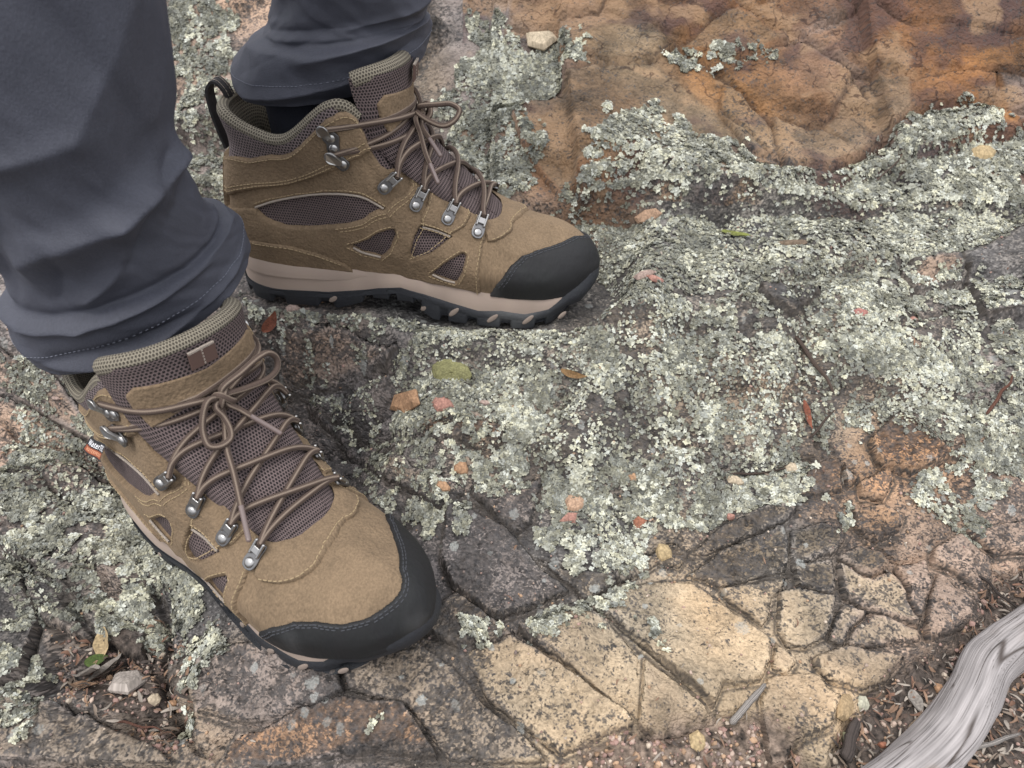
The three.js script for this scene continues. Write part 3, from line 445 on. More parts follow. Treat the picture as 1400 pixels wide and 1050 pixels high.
// ------------------------------------------------------------------ lichen
{
  const r = rng(5);
  const rosette = () => { // ruffled thallus of forked lobes, about 5 mm across
    const pos = [], idx = [];
    const n = 7 + floor(r() * 4), a0 = r() * 7;
    for (let k = 0; k < n; k++) {
      const a = a0 + k / n * 2 * PI + (r() - .5) * .5, L = .0036 * (.6 + .8 * r()), up = .0003 + .0028 * r(), w = .0006 + .0006 * r(), cu = .9 * (r() - .5), tw = (r() - .5) * 1.6; let px = 0, py = 0, b0 = pos.length / 3;
      for (let q = 0; q < 4; q++) {
        const t = q / 3, aa = a + cu * t, rad = L * t, ww = w * [.5, 1.0, 1.35, .7][q], h = up * t * (1.6 - t) + .0004 * (1 - t), cx = cos(aa) * rad, cz = sin(aa) * rad, nx = -sin(aa), nz = cos(aa);
        pos.push(cx + nx * ww, h + tw * ww * .5, cz + nz * ww, cx, h - .0003, cz, cx - nx * ww, h - tw * ww * .5, cz - nz * ww);
      }
      for (let q = 0; q < 3; q++) for (let s = 0; s < 2; s++) { const A = b0 + q * 3 + s; idx.push(A, A + 1, A + 3, A + 1, A + 4, A + 3); }
    }
    return geoFrom(pos, idx);
  };
  const mats = new THREE.MeshStandardMaterial({ color: 0xffffff, roughness: .95, side: THREE.DoubleSide });
  const polys = LICHEN.map(([d, P]) => { P = P.map(v => v / 1000); let b = [9, -9, 9, -9]; for (let i = 0; i < P.length; i += 2) b = [min(b[0], P[i]), max(b[1], P[i]), min(b[2], P[i + 1]), max(b[3], P[i + 1])]; return { d, P, b }; });
  const spots = [[], [], [], []], st = .00118, Q = new THREE.Quaternion(), Y = V3(0, 1, 0);
  for (let x = -.52; x < .62; x += st) for (let f = .19; f < .95; f += st) {
    const X = x + (r() - .5) * st, F = f + (r() - .5) * st; let den = 0;
    for (const p of polys) { if (X < p.b[0] - .012 || X > p.b[1] + .012 || F < p.b[2] - .012 || F > p.b[3] + .012) continue; const d = polySdf(p.P, X, F) + .012 * fbm(X * 70, F * 70, 3, 71); if (d > -.008) den = max(den, p.d * ss(-.008, .012, d)); }
    if (den < .05) continue;
    const n = fbm(X * 48, F * 48, 4, 73), n2 = fbm(X * 150, F * 150, 2, 77);
    if (.5 * n + .75 * n2 < .22 - .64 * den || padAt(X, F)[1] > .97) continue;
    if (r() > .25 + .6 * ss(-.35, .35, n + .6 * n2)) continue;
    spots[floor(r() * 4)].push([X, F, n]);
  }
  const patch = new THREE.Group(); patch.name = 'lichen'; patch.userData = { kind: 'stuff', label: 'pale grey green crinkled lichen spreading over the rock', category: 'lichen' }; scene.add(patch);
  const M = new THREE.Matrix4(), col = new THREE.Color(); let total = 0;
  spots.forEach((L, v) => {
    const im = new THREE.InstancedMesh(rosette(), mats, L.length); im.name = v ? 'lichen_lobes_00' + v : 'lichen_lobes'; im.userData.kind = 'stuff'; im.castShadow = im.receiveShadow = true;
    L.forEach(([x, f, n], i) => {
      const nn = surfN(x, f, .006).add(V3((r() - .5) * .7, 0, (r() - .5) * .7)).normalize(); Q.setFromUnitVectors(Y, nn); const q2 = new THREE.Quaternion().setFromAxisAngle(Y, r() * 7); Q.multiply(q2);
      const s = (.21 + .36 * r() * r() + .12 * r()) * (f > .6 ? 1.4 : 1) * (1 + .3 * vn(x * 40, f * 40, 78)) * (f < .39 ? 1.25 : 1); M.compose(V3(x, surf(x, f) + .0004 + .0016 * r(), -f), Q, V3(s, s * (.8 + .7 * r()), s)); im.setMatrixAt(i, M);
      const g = r(), dk = fbm(x * 60, f * 60, 3, 79), p = r() + .9 * dk, k = p < .36 ? .26 + .26 * r() : p < .78 ? .5 + .3 * r() : .95 + .45 * r(); col.setRGB((.465 + .05 * g) * k, (.478 + .02 * g) * k, (.432 - .06 * g) * k); im.setColorAt(i, col);
    });
    total += L.length; patch.add(im);
  });
  console.log('lichen', total);
}
// ------------------------------------------------------------------ boots
const LAT = [
  [[6,34,0],[1,62,0],[4,95,0],[9,122,0],[6,147,0]], [[13,34,23],[8,62,26],[11,95,25],[16,122,23],[13,146,26]], [[34,34,35],[32,62,39],[33,90,36],[35,114,34],[34,138,40]],
  [[70,34,41],[69,60,44],[66,88,41],[64,113,40],[62,136,45]], [[105,34,44],[105,60,47],[100,90,45],[96,124,42],[95,163,41]], [[126,34,46],[126,60,48.5],[123,90,46],[118,124,41],[113,160,38]],
  [[145,34,47],[147,58,49],[147,80,45],[142,102,39],[134,126,33]], [[165,33.5,47.5],[167,55,51],[167,74,42.5],[163,91,36],[156,108,29]], [[185,32,49.5],[187,51,53],[188,67,43],[185,79,35],[178,92,27]],
  [[208,29,50],[210,47,53],[210,62,43],[207,72,33],[199,80,25]], [[232,27,46],[233,45,48.5],[231,59,40],[224,69,28],[207,77,17]], [[254,27,35],[255,45,36.5],[250,59,30],[238,68,20],[210,76.5,10]],
  [[274,29,19],[275,46,19],[267,61,16],[250,70,11],[211,76.5,4]], [[287,31,-6],[289,46,-6],[279,61,-5],[256,71,-3],[211,76.5,0]]];
const MSC = [[1,1,0],[.9,1,0],[.88,.92,0],[.77,.97,0],[.73,1.2,0],[.75,1.21,0],[.81,1.1,0],[.87,1,0],[.88,1,0],[.91,1,1],[.96,1,3],[1.08,1,6],[1.25,1,6],[1,1,0]];
const STN = [];
for (let j = 0; j < 26; j++) { const u = j - 13, L = LAT[abs(u)], m = MSC[abs(u)]; STN.push(L.map((p, k) => { const w = k / 4; return u < 0 && u > -13 ? [(p[0] + (k < 3 ? m[2] : 0)) / 1000, p[1] / 1000, -p[2] * lerp(m[0], m[1], w) / 1000] : p.map(v => v / 1000); })); }
const crw = (t, a, b, c, d) => .5 * (2 * b + (c - a) * t + (2 * a - 5 * b + 4 * c - d) * t * t + (3 * b - a - 3 * c + d) * t * t * t);
function S(u, t) { // upper surface, right boot, metres: u round the sole from the heel (0) to the toe (13), + outer side; t from sole to collar / throat
  const j = u + 13, i = floor(j), fu = j - i, tt = clamp(t) * 4, k = min(floor(tt), 3), ft = tt - k, P = (q, kk, c) => { const s = STN[((q % 26) + 26) % 26]; return kk < 0 ? 2 * s[0][c] - s[1][c] : kk > 4 ? 2 * s[4][c] - s[3][c] : s[kk][c]; };
  const o = [0, 0, 0];
  for (let c = 0; c < 3; c++) { const q = d => crw(ft, P(i + d, k - 1, c), P(i + d, k, c), P(i + d, k + 1, c), P(i + d, k + 2, c)); o[c] = crw(fu, q(-1), q(0), q(1), q(2)); }
  return o;
}
function SN(u, t) { // normal (outward)
  const e = .02, h = .01, t0 = max(0, t - h), t1 = min(1, t + h), a = S(u - e, t), b = S(u + e, t), c = S(u, t0), d = S(u, t1);
  const U = V3(b[0] - a[0], b[1] - a[1], b[2] - a[2]), T = V3(d[0] - c[0], d[1] - c[1], d[2] - c[2]);
  return { n: V3().crossVectors(U, T).normalize(), U: U.normalize(), T: T.normalize() };
}
const onS = (u, t, off = 0) => { const p = S(u, t), { n } = SN(u, t); return V3(p[0] + n.x * off, p[1] + n.y * off, p[2] + n.z * off); };
const KU = .022, KT = .105; // rough metres per unit of u and t
// sock-like fullness of worn uppers and small creases where the foot bends
const wear = (u, t) => { const a = abs(u); return .0009 * fbm(u * 1.1, t * 5, 3, 81) + (a > 4 && a < 9 ? .0008 * vn(u * 2.2, t * 9, 83) : 0); };
function panelGeo(polys, holes, off, flat = false, edge = .0012) { // polys in (u,t); wrap: u runs 0..26 through the toe
  const sc = P => P.map((v, i) => i % 2 ? v * KT : v * KU), PP = polys.map(sc), HH = holes.map(sc);
  let u0 = 99, u1 = -99, t0 = 9, t1 = -9; for (const P of polys) for (let i = 0; i < P.length; i += 2) { u0 = min(u0, P[i]); u1 = max(u1, P[i]); t0 = min(t0, P[i + 1]); t1 = max(t1, P[i + 1]); }
  t0 = max(0, t0); t1 = min(1, t1);
  return cutSheet(u0, u1, Math.ceil((u1 - u0) / .055), t0, t1, Math.ceil((t1 - t0) / .011), (u, t) => { let d = -9; for (const P of PP) d = max(d, polySdf(P, u * KU, t * KT)); for (const h of HH) d = min(d, -polySdf(h, u * KU, t * KT)); return d + .00025 * vn(u * 9, t * 60, 85); },
    (u, t, d) => { const q = clamp(d / edge), o = -.0006 + (off + .0006) * sqrt(1 - (1 - q) * (1 - q)) + wear(u, t), p = onS(u, t, o); return [p.x, p.y, p.z, p.x, flat ? p.z : p.y]; });
}
const mirU = P => { const o = []; for (let i = P.length - 2; i >= 0; i -= 2) o.push(-P[i], P[i + 1]); return o; };
const LENS = [1.9,.42, 2.35,.49, 2.95,.56, 3.6,.594, 4.15,.596, 4.7,.58, 5.25,.55, 4.45,.45, 3.65,.394, 3.05,.352, 2.55,.338, 2.15,.366];
const TRI1 = [3.85,.25, 4.65,.338, 5.45,.431, 5.47,.388, 5.2,.256, 4.85,.181, 4.15,.206], TRI2 = [6.35,.544, 7.45,.531, 7.15,.425, 6.7,.306, 6.05,.206, 5.95,.263, 6.1,.419], TRI3 = [6.8,.106, 7.3,.256, 7.9,.406, 8,.388, 7.95,.206, 7.8,.075, 7.35,.075];
const SIDE = [.3,0, 8.65,0, 8.5,.275, 8.55,.556, 8.8,.81, 8.75,1.01, 6.45,1.01, 6.35,.88, 5.7,.69, 5.25,.545, 4.45,.45, 3.65,.394, 3.05,.35, 2.55,.335, 2.15,.365, 1.9,.42, 1,.36, .3,.33];
const MID = [.3,.2, 2,.25, 5.3,.42, 6.5,.8, 6.45,1.01, 6.0,.95, 5.7,.87, 5.5,.84, 5.3,.87, 5.2,.95, 4,.9, 1,.6, .3,.5];
const ANKLE_H = [0,.39, .5,.4, 1.05,.43, 2.1,.575, 3.15,.685, 4,.73, 4.85,.785, 5.28,.865, 5.2,.94, 5.1,.985, 4.9,.995, 4.6,.985, 4.05,.965, 3.5,.945, 2.55,.905, 1.9,.80, .6,.64, 0,.63];
const ANKLE = [...mirU(ANKLE_H), ...ANKLE_H];
const RING5 = [7.15,1.01, 6.65,.74, 6.35,.61, 6.33,.548, 7.45,.54, 7.95,.71, 8.45,.96, 8.45,1.01];
const COUNTER_H = [0,0, 3.9,0, 3.65,.088, 3.15,.156, 2.6,.2, 1.75,.194, .85,.178, 0,.178], COUNTER = [...mirU(COUNTER_H), ...COUNTER_H];
const STRAP_H = [0,.05, .62,.05, .55,.3, .62,.42, .45,.55, .3,.64, 0,.64], STRAP = [...mirU(STRAP_H), ...STRAP_H];
const VAMP = [8.2,-.01, 17.8,-.01, 17.8,1.01, 8.2,1.01];
const PATCH = [8.6,1.01, 8.75,.6, 9.05,.588, 9.6,.65, 10.6,.78, 11.5,.855, 12.3,.897, 13.3,.912, 14.6,.912, 15.3,.894, 16.4,.775, 17.1,.64, 17.3,.62, 17.45,1.01];
const CAP = [8.95,-.01, 9.05,.05, 9.3,.17, 9.6,.28, 10.25,.41, 10.8,.43, 11.4,.40, 12.05,.42, 12.5,.475, 13.15,.56, 13.7,.61, 14.3,.61, 15.2,.60, 15.6,.585, 16.2,.525, 16.6,.388, 16.95,.17, 17.1,-.01];
// stitching: dashes set just inside a panel edge
function stitches(paths, off, inset = .0022, u26 = false) {
  const gs = [], base = new THREE.CapsuleGeometry(.00042, .0017, 2, 5); base.rotateZ(PI / 2);
  for (const [P, rows, hi] of paths) for (let row = 0; row < rows; row++) {
    let acc = row * .0016; const ins = inset + row * .0021;
    for (let i = 0; i + 3 < P.length; i += 2) {
      const du = P[i + 2] - P[i], dt = P[i + 3] - P[i + 1], len = onS(P[i], P[i + 1]).distanceTo(onS(P[i + 2], P[i + 3])), L = hypot(du * KU, dt * KT); if (!(len > 1e-5)) continue;
      const nu = -dt * KT / L * ins / KU, nt = du * KU / L * ins / KT;
      while (acc < len) {
        const k = acc / len, u = P[i] + du * k + nu, t = clamp(P[i + 1] + dt * k + nt, .004, .996), p = onS(u, t, (hi ?? off) + wear(u, t)), q = onS(u + du * .02, clamp(t + dt * .02, 0, 1), (hi ?? off) + wear(u, t)), { n } = SN(u, t);
        const X = q.clone().sub(p).normalize(), Z = V3().crossVectors(X, n).normalize(), Y = V3().crossVectors(Z, X); const g = base.clone(); g.applyMatrix4(new THREE.Matrix4().makeBasis(X, Y, Z).setPosition(p)); gs.push(g); acc += .0031;
      }
      acc -= len;
    }
  }
  return mergeGeometries(gs);
}
const rev = P => { const o = []; for (let i = P.length - 2; i >= 0; i -= 2) o.push(P[i], P[i + 1]); return o; };
const both = L => [...L, ...L.map(([P, n, hi]) => [rev(P).map((v, i) => i % 2 ? v : -v), n, hi])];
// tongue
const TV = [0, .15, .3, .45, .6, .72, .85, 1], TCX = [214, 198, 181, 164, 149, 141, 140, 142], TCY = [73, 86, 100, 115, 132, 149, 168, 189], THW = [22, 27, 30, 33, 37, 41, 43, 44], TSG = [4, 6, 7, 9, 13, 18, 22, 26];
const sm = (Y, v) => (interp(TV, Y, v - .06) + interp(TV, Y, v) * 2 + interp(TV, Y, v + .06)) / 4;
function tongue(v, w, off = 0) {
  const e = .04, tx = sm(TCX, min(v + e, 1)) - sm(TCX, max(v - e, 0)), ty = sm(TCY, min(v + e, 1)) - sm(TCY, max(v - e, 0)), n = hypot(tx, ty), nx = ty / n, ny = -tx / n;
  const a = w * 1.35, sg = sm(TSG, v) * w * w, pl = .0022 * (ss(.12, .2, v) - ss(.95, 1, v)) * (cos(w * 9) * .25 + .75 * sin(v * 46 + w * w * 2) * .25) * 1000;
  const o = off * 1000 * (1) + pl * .35;
  return V3((sm(TCX, v) + nx * (o * cos(a * .7) - sg)) / 1000, (sm(TCY, v) + -ny * 0 + (-ny < 0 ? ny : ny) * (-1) * 0 + (nx > 0 ? 1 : 1) * (tx < 0 ? -tx : tx) / n * (o * cos(a * .7) - sg)) / 1000, (sm(THW, v) * sin(a) / sin(1.35) + o * sin(a * .7)) / 1000);
}
const tongueGeo = (v0, v1, w0, w1, nv, nw, off) => gridGeo(nw, nv, (a, b) => { const v = lerp(v0, v1, b), w = lerp(w0, w1, a), p = tongue(v, w, typeof off === 'function' ? off(a, b) : off); return [p.x, p.y, p.z, w * .045, v * .13]; });
function tonguePanel(P, off) { const K = [.13, .04], sc = P.map((v, i) => v * K[i % 2]); let b = [9, -9, 9, -9]; for (let i = 0; i < P.length; i += 2) b = [min(b[0], P[i]), max(b[1], P[i]), min(b[2], P[i + 1]), max(b[3], P[i + 1])]; return cutSheet(b[0], b[1], 60, b[2], b[3], 90, (v, w) => polySdf(sc, v * K[0], w * K[1]), (v, w, d) => { const q = clamp(d / .0012), p = tongue(v, w, .0005 + (off) * sqrt(1 - (1 - q) ** 2)); return [p.x, p.y, p.z, w * .045, v * .13]; }); }

// ---- materials of the boots
const SUEDE_N = 512, pnf = (x, y, p, o, s) => { let a = .5, t = 0; for (let k = 0; k < o; k++) { t += a * pn(x, y, p, s + k); x *= 2; y *= 2; p *= 2; a *= .5; } return t; };
const suedeT = tex(SUEDE_N, SUEDE_N, tile((x, y) => { const k = 1 + .2 * pnf(x * 6, y * 6, 6, 4, 3) + .34 * pnf(x * 90, y * 90, 90, 3, 9) + .1 * pn(x * 2, y * 2, 2, 8); return [.198 * k, .139 * k, .086 * k]; }, SUEDE_N, 1));
const suedeB = tex(SUEDE_N, SUEDE_N, tile((x, y) => .5 + .6 * pnf(x * 48, y * 48, 48, 3, 13), SUEDE_N, 1), false);
for (const t of [suedeT, suedeB]) t.repeat.set(14, 14);
const suede = new THREE.MeshPhysicalMaterial({ map: suedeT, bumpMap: suedeB, bumpScale: .0007, roughness: 1, sheen: .35, sheenRoughness: .7, sheenColor: lin(.5, .38, .24) });
const meshTex = (thread, hole, n, size) => tex(n, n, (i, j) => { // open knit: rows of oval holes, alternate rows shifted
  const x = i / n * 4, y = j / n * 4, row = floor(y), fx = (x + (row & 1) * .5) % 1 - .5, fy = y - row - .5, d = hypot(fx / .30, fy / .36), k = ss(.8, 1.12, d), tw = .85 + .22 * sin((x + y * .5) * 2 * PI * 3) * .6 + .2 * pn(x * 8, y * 8, 32, 4);
  return [0, 1, 2].map(c => lerp(hole[c], thread[c] * tw, k)); });
const meshBump = n => tex(n, n, (i, j) => { const x = i / n * 4, y = j / n * 4, row = floor(y), fx = (x + (row & 1) * .5) % 1 - .5, fy = y - row - .5; return ss(.6, 1.25, hypot(fx / .30, fy / .36)); }, false);
function fabric(thread, hole, size, bump) { const m = new THREE.MeshStandardMaterial({ map: meshTex(thread, hole, 128), bumpMap: meshBump(128), bumpScale: bump, roughness: .95 }); for (const t of [m.map, m.bumpMap]) t.repeat.set(1 / size, 1 / size); return m; }
const MB = {
  suede, mesh: fabric([.175, .130, .127], [.016, .012, .013], .0078, .001), meshPale: fabric([.27, .215, .215], [.02, .016, .018], .0088, .0012), lining: fabric([.30, .265, .205], [.07, .06, .045], .0088, .001),
  smooth: new THREE.MeshStandardMaterial({ color: lin(.088, .063, .066), roughness: .95, bumpMap: suedeB, bumpScale: .0003 }),
  rubber: new THREE.MeshPhysicalMaterial({ map: tex(256, 256, tile((x, y) => { const k = .011 * (1 + .3 * pnf(x * 8, y * 8, 8, 4, 5)); const s = ss(.22, .45, pnf(x * 20, y * 20, 20, 4, 21)) * .026 + ss(.02, 0, abs(pn(x * 9 + y * 3, y * 30, 30, 23))) * ss(.1, .4, pn(x * 7, y * 7, 7, 24)) * .05; return [k + s, k * 1.04 + s, k * 1.14 + s]; }, 256, 1)), bumpMap: suedeB, bumpScale: .00025, roughness: .7 }),
  sole: new THREE.MeshStandardMaterial({ map: tex(256, 256, tile((x, y) => { const k = 1 + .3 * pnf(x * 6, y * 6, 6, 4, 15), s = ss(.2, .45, pnf(x * 14, y * 14, 14, 4, 31)) * .06; return [.022 * k + s, .024 * k + s, .029 * k + s * .95]; }, 256, 1)), roughness: .68, bumpMap: suedeB, bumpScale: .0003 }),
  taupe: new THREE.MeshStandardMaterial({ map: tex(256, 256, tile((x, y) => { const k = 1 + .16 * pnf(x * 8, y * 8, 8, 4, 25) + .1 * pn(x * 128, y * 8, 8, 7); return [.40 * k, .315 * k, .262 * k]; }, 256, 1)), roughness: .8 }),
  insert: new THREE.MeshStandardMaterial({ color: lin(.27, .215, .18), roughness: .85 }),
  metal: new THREE.MeshStandardMaterial({ color: lin(.44, .43, .42), metalness: 1, roughness: .33 }), metalDark: new THREE.MeshStandardMaterial({ color: lin(.2, .195, .195), metalness: 1, roughness: .42 }),
  thread: new THREE.MeshStandardMaterial({ color: lin(.36, .27, .16), roughness: .9 }), threadDark: new THREE.MeshStandardMaterial({ color: lin(.05, .052, .06), roughness: .8 }),
  piping: new THREE.MeshStandardMaterial({ color: lin(.55, .47, .40), roughness: .9, bumpMap: suedeB, bumpScale: .0004 }),
  lace: new THREE.MeshStandardMaterial({ map: tex(128, 64, (i, j) => { const a = j / 64, s = [.13, .87, .45].some(c => abs(a - c) < .045) ? 1 : 0, br = .8 + .3 * sin((i / 128 * 8 + a * 6) * 2 * PI) * .5 + .15 * pn(i / 4, j / 4, 16, 3); return s ? [.26 * br, .20 * br, .155 * br] : [.105 * br, .072 * br, .057 * br]; }), roughness: .9 }),
  aglet: new THREE.MeshPhysicalMaterial({ color: lin(.17, .125, .115), roughness: .3, clearcoat: .4 }), webbing: new THREE.MeshStandardMaterial({ color: lin(.03, .028, .03), roughness: .9, bumpMap: suedeB, bumpScale: .0004 }),
};
MB.lace.map.repeat.set(30, 1);
MB.lace.bumpMap = MB.lace.map; MB.lace.bumpScale = .0002;
function tagTexture() {
  const c = document.createElement('canvas'); c.width = 512; c.height = 192; const x = c.getContext('2d');
  x.fillStyle = '#17181c'; x.fillRect(0, 0, 512, 192); x.fillStyle = '#e6e6ea'; x.font = 'bold 92px sans-serif'; x.textAlign = 'center'; x.fillText('WaterTEC', 256, 92); x.fillStyle = '#8a4526'; x.fillRect(22, 106, 468, 70); x.fillStyle = '#d69a78'; x.font = 'bold 58px sans-serif'; x.fillText('WATERPROOF', 256, 162);
  const t = new THREE.CanvasTexture(c); t.colorSpace = THREE.SRGBColorSpace; return t;
}
// sole side walls: y of the midsole's lower edge and of the ground contact, by u
const yMid = a => interp([0, 2, 3.2, 4.6, 5.6, 6.6, 7.6, 8.6, 9.3, 10, 10.7, 11.3, 12.1, 13], [.015, .0125, .0135, 0.0215, .0255, .0215, .0160, .0115, .0135, .011, .0150, .028, .037, .042], a);
const yBot = a => interp([0, .8, 3.4, 4.4, 6.0, 6.9, 10.2, 11.8, 13], [.004, .0, .0, .0125, .0145, .0010, .0, .006, .012], a);
function soleRing(y0, y1, o0, o1, uA = -13, uB = 13, n = 416, nv = 10, bulge = .001) {
  return gridGeo(n, nv, (a, b) => { const u = lerp(uA, uB, a), p = S(u, 0), { n: q } = SN(u, .02), l = hypot(q.x, q.z), y = lerp(y0(abs(u), u), y1(abs(u), u), b), o = lerp(typeof o0 === 'function' ? o0(abs(u), u) : o0, typeof o1 === 'function' ? o1(abs(u), u) : o1, b) - (u > 0 ? .0042 * ss(2.5, 5, u) * ss(13, 11.5, u) : 0) + (typeof bulge === 'function' ? bulge(abs(u)) : bulge) * sin(b * PI); return [p[0] + q.x / l * o, y, p[2] + q.z / l * o, u * KU, y]; }, uB - uA === 26);
}
function buildBoot(side) {
  const mir = side === 'left', root = new THREE.Group(), flip = g => { if (mir) { g.applyMatrix4(new THREE.Matrix4().makeScale(1, 1, -1)); if (g.index) { const ix = g.index.array; for (let i = 0; i < ix.length; i += 3) { const t = ix[i]; ix[i] = ix[i + 1]; ix[i + 1] = t; } } else for (const at of Object.values(g.attributes)) { const n = at.itemSize, A = at.array; for (let i = 0; i < at.count; i += 3) for (let c = 0; c < n; c++) { const t = A[i * n + c]; A[i * n + c] = A[i * n + n + c]; A[i * n + n + c] = t; } } } return g; };
  const part = (name, g, m, parent = root) => mesh(name, flip(g), m, parent);
  const B = side === 'left' ? -1 : 1;
  // upper fabric below everything, paler collar mesh above the ankle panel
  part('fabric_upper', gridGeo(360, 70, (a, b) => { const u = lerp(-13, 13, a), t = b, p = onS(u, t, -.0004 + wear(u, t)); return [p.x, p.y, p.z, p.x, p.y]; }, true), MB.mesh);
  part('collar_mesh', panelGeo([[-5.12,1.01, -5.15,.9, -4.2,.86, -2,.66, -.6,.5, .6,.5, 2,.66, 4.2,.86, 5.15,.9, 5.12,1.01]], [], .0012), MB.meshPale);
  const vamp = part('suede_vamp', panelGeo([VAMP], [], .0010, true), suede);
  for (const s of [1, -1]) { const m = P => s > 0 ? P : mirU(P);
    part('suede_side_panel', panelGeo([m(MID)], [m(LENS)], .0012), suede);
    part('suede_side_panel', panelGeo([m(SIDE)], [m(TRI1), m(TRI2), m(TRI3)], .0029), suede);
    part('suede_eyelet_panel', panelGeo([m(RING5)], [], .0042), suede);
    const pip = (P, off) => { const pts = []; for (let i = 0; i < P.length; i += 2) pts.push(onS(s * P[i], P[i + 1], off)); return tube(pts, .00085, 40, 6); };
    for (const [P, o] of [[LENS.slice(0, 14), .0014], [[6.4,.535, 6.9,.532, 7.42,.525], .003], [[7.75,.08, 7.35,.082, 6.86,.112], .0026], [[3.92,.243, 4.15,.212, 4.85,.188], .0026]]) part('window_piping', pip(P, o), MB.piping);
  }
  part('suede_ankle_panel', panelGeo([ANKLE], [], .0042), suede);
  part('heel_counter', panelGeo([COUNTER], [], .0044), suede);
  part('heel_strap', panelGeo([STRAP], [], .0056), suede);
  part('suede_toe_patch', panelGeo([PATCH], [], .0032, true), suede, vamp);
  const cap = part('toe_cap', panelGeo([CAP], [], .0030, true, .002), MB.rubber);
  part('stitching', stitches([[rev(CAP.slice(2, -2)), 2]], .0031, .0026), MB.threadDark, cap);
  const seam = stitches(both([[ANKLE_H.slice(2, 16), 2, .0043], [ANKLE_H.slice(16), 1, .0043], [SIDE.slice(2, 12), 1, .003], [SIDE.slice(12, 24), 2, .003], [LENS.slice(0, 14), 1, .0014], [TRI1.concat(TRI1.slice(0, 2)), 1, .003], [rev(TRI2.concat(TRI2.slice(0, 2))), 1, .003], [TRI3.concat(TRI3.slice(0, 2)), 1, .003], [RING5, 1, .0043], [COUNTER_H.slice(4, -2), 1, .0045]]).concat([[PATCH.slice(4, -4), 1, .0033]]), .0036);
  const sg = part('stitching', seam, MB.thread); sg.userData.kind = 'stuff';
  // padded collar rim and lining
  const rim = []; for (let k = 0; k <= 44; k++) { const u = lerp(-5.1, 5.1, k / 44), t = .985; rim.push(onS(u, t, -.0032).add(V3(0, .0015, 0))); }
  const rg = new THREE.TubeGeometry(new Path(rim), 160, .0044, 12); for (let i = 0; i < rg.attributes.uv.count; i++) rg.attributes.uv.setXY(i, rg.attributes.uv.getX(i) * .33, rg.attributes.uv.getY(i) * .026);
  part('collar_rim', rg, MB.lining);
  part('collar_lining', gridGeo(140, 24, (a, b) => { const u = lerp(-5.6, 5.6, a), t = lerp(.5, .985, b), p = onS(u, t, -.0075 - .0025 * sin(b * PI)); return [p.x, p.y, p.z, u * KU, t * KT]; }), MB.lining);
  part('insole', gridGeo(60, 8, (a, b) => { const u = lerp(-13, 13, a), p = S(u, .08), q = b; return [lerp(.12, p[0], q * .96), p[1] + .004, p[2] * q * .94]; }), MB.webbing);
  // tongue: padded fabric, roll of lining at its top, suede patch, smooth middle strip, side gussets
  const tg = part('tongue', tongueGeo(0, .985, -1.12, 1.12, 90, 60, (a, b) => .001 + .0018 * sin(a * PI)), MB.mesh);
  part('tongue_lining', tongueGeo(.45, .985, -1.05, 1.05, 30, 40, -.009), MB.lining, tg);
  const roll = []; for (let k = 0; k <= 40; k++) { const q = k / 40 * 2 - 1, w = q * 1.04, v = .985 - .03 * pow(abs(q), 6) ; roll.push(tongue(v, w, -.004)); }
  const rl = new THREE.TubeGeometry(new Path(roll), 120, .0058, 12); for (let i = 0; i < rl.attributes.uv.count; i++) rl.attributes.uv.setXY(i, rl.attributes.uv.getX(i) * .14, rl.attributes.uv.getY(i) * .036);
  part('tongue_roll', rl, MB.lining, tg);
  part('tongue_patch', tonguePanel([.70,-.78, .735,-.80, .79,-.84, .835,-.84, .875,-.70, .865,-.4, .85,0, .865,.4, .875,.70, .835,.84, .79,.84, .735,.8, .70,.78, .72,.35, .73,0, .72,-.35], .0030), suede, tg);
  part('tongue_strip', tonguePanel([.06,-.42, .62,-.42, .66,-.25, .66,.25, .62,.42, .06,.42], .0026), MB.mesh, tg);
  for (const s of [-1, 1]) part('tongue_gusset', gridGeo(10, 40, (a, b) => { const v = lerp(.02, .66, b), p = tongue(v, s * 1.05, -.001), q = onS(s * interp([0, .15, .3, .45, .6, .7], [9.6, 8.6, 7.5, 6.6, 5.7, 5.2], v), .93, -.004), k = a, f = .003 * sin(k * PI * 2) * s; return [lerp(p.x, q.x, k), lerp(p.y, q.y, k) + .004 * sin(k * PI), lerp(p.z, q.z, k) + f, k * .02, v * .13]; }), MB.mesh, tg);
  { // brand-less woven tab on the tongue with a stitched line
    const c = tongue(.92, .02 * B, .005), g = new RoundedBoxGeometry(.017, .0115, .0012, 2, .0004); const p0 = tongue(.86, 0, .004), p1 = tongue(.96, 0, .004), T = p1.clone().sub(p0).normalize(), X = V3(0, 0, 1), N = V3().crossVectors(T, X).normalize().negate();
    const NN = V3().crossVectors(X, T).normalize(); g.applyMatrix4(new THREE.Matrix4().makeBasis(X, T, NN).setPosition(c.addScaledVector(NN.x > 0 ? NN : NN.clone().negate(), .001)));
    const tab = part('tongue_tab', g, new THREE.MeshStandardMaterial({ color: lin(.105, .062, .05), roughness: .8 }), tg);
    const gs = []; for (let k = 0; k < 5; k++) { const b = new THREE.BoxGeometry(.0009, .0013, .0016); b.translate(0, -.0042 + k * .0021, 0); gs.push(b); } const e = new THREE.BoxGeometry(.0165, .0012, .0015); e.translate(0, .0054, 0);
    const st = mergeGeometries(gs.concat(e)); st.applyMatrix4(new THREE.Matrix4().makeBasis(X, T, NN).setPosition(c)); part('tab_stitching', st, MB.piping, tab);
  }
  // pull loop
  const lp = [[.0075, .114], [.004, .128], [.0015, .144], [.002, .156], [.0075, .1615], [.013, .157], [.0165, .147], [.018, .136]].map(p => V3(p[0] - .004, p[1], 0)); const lc = new Path(lp);
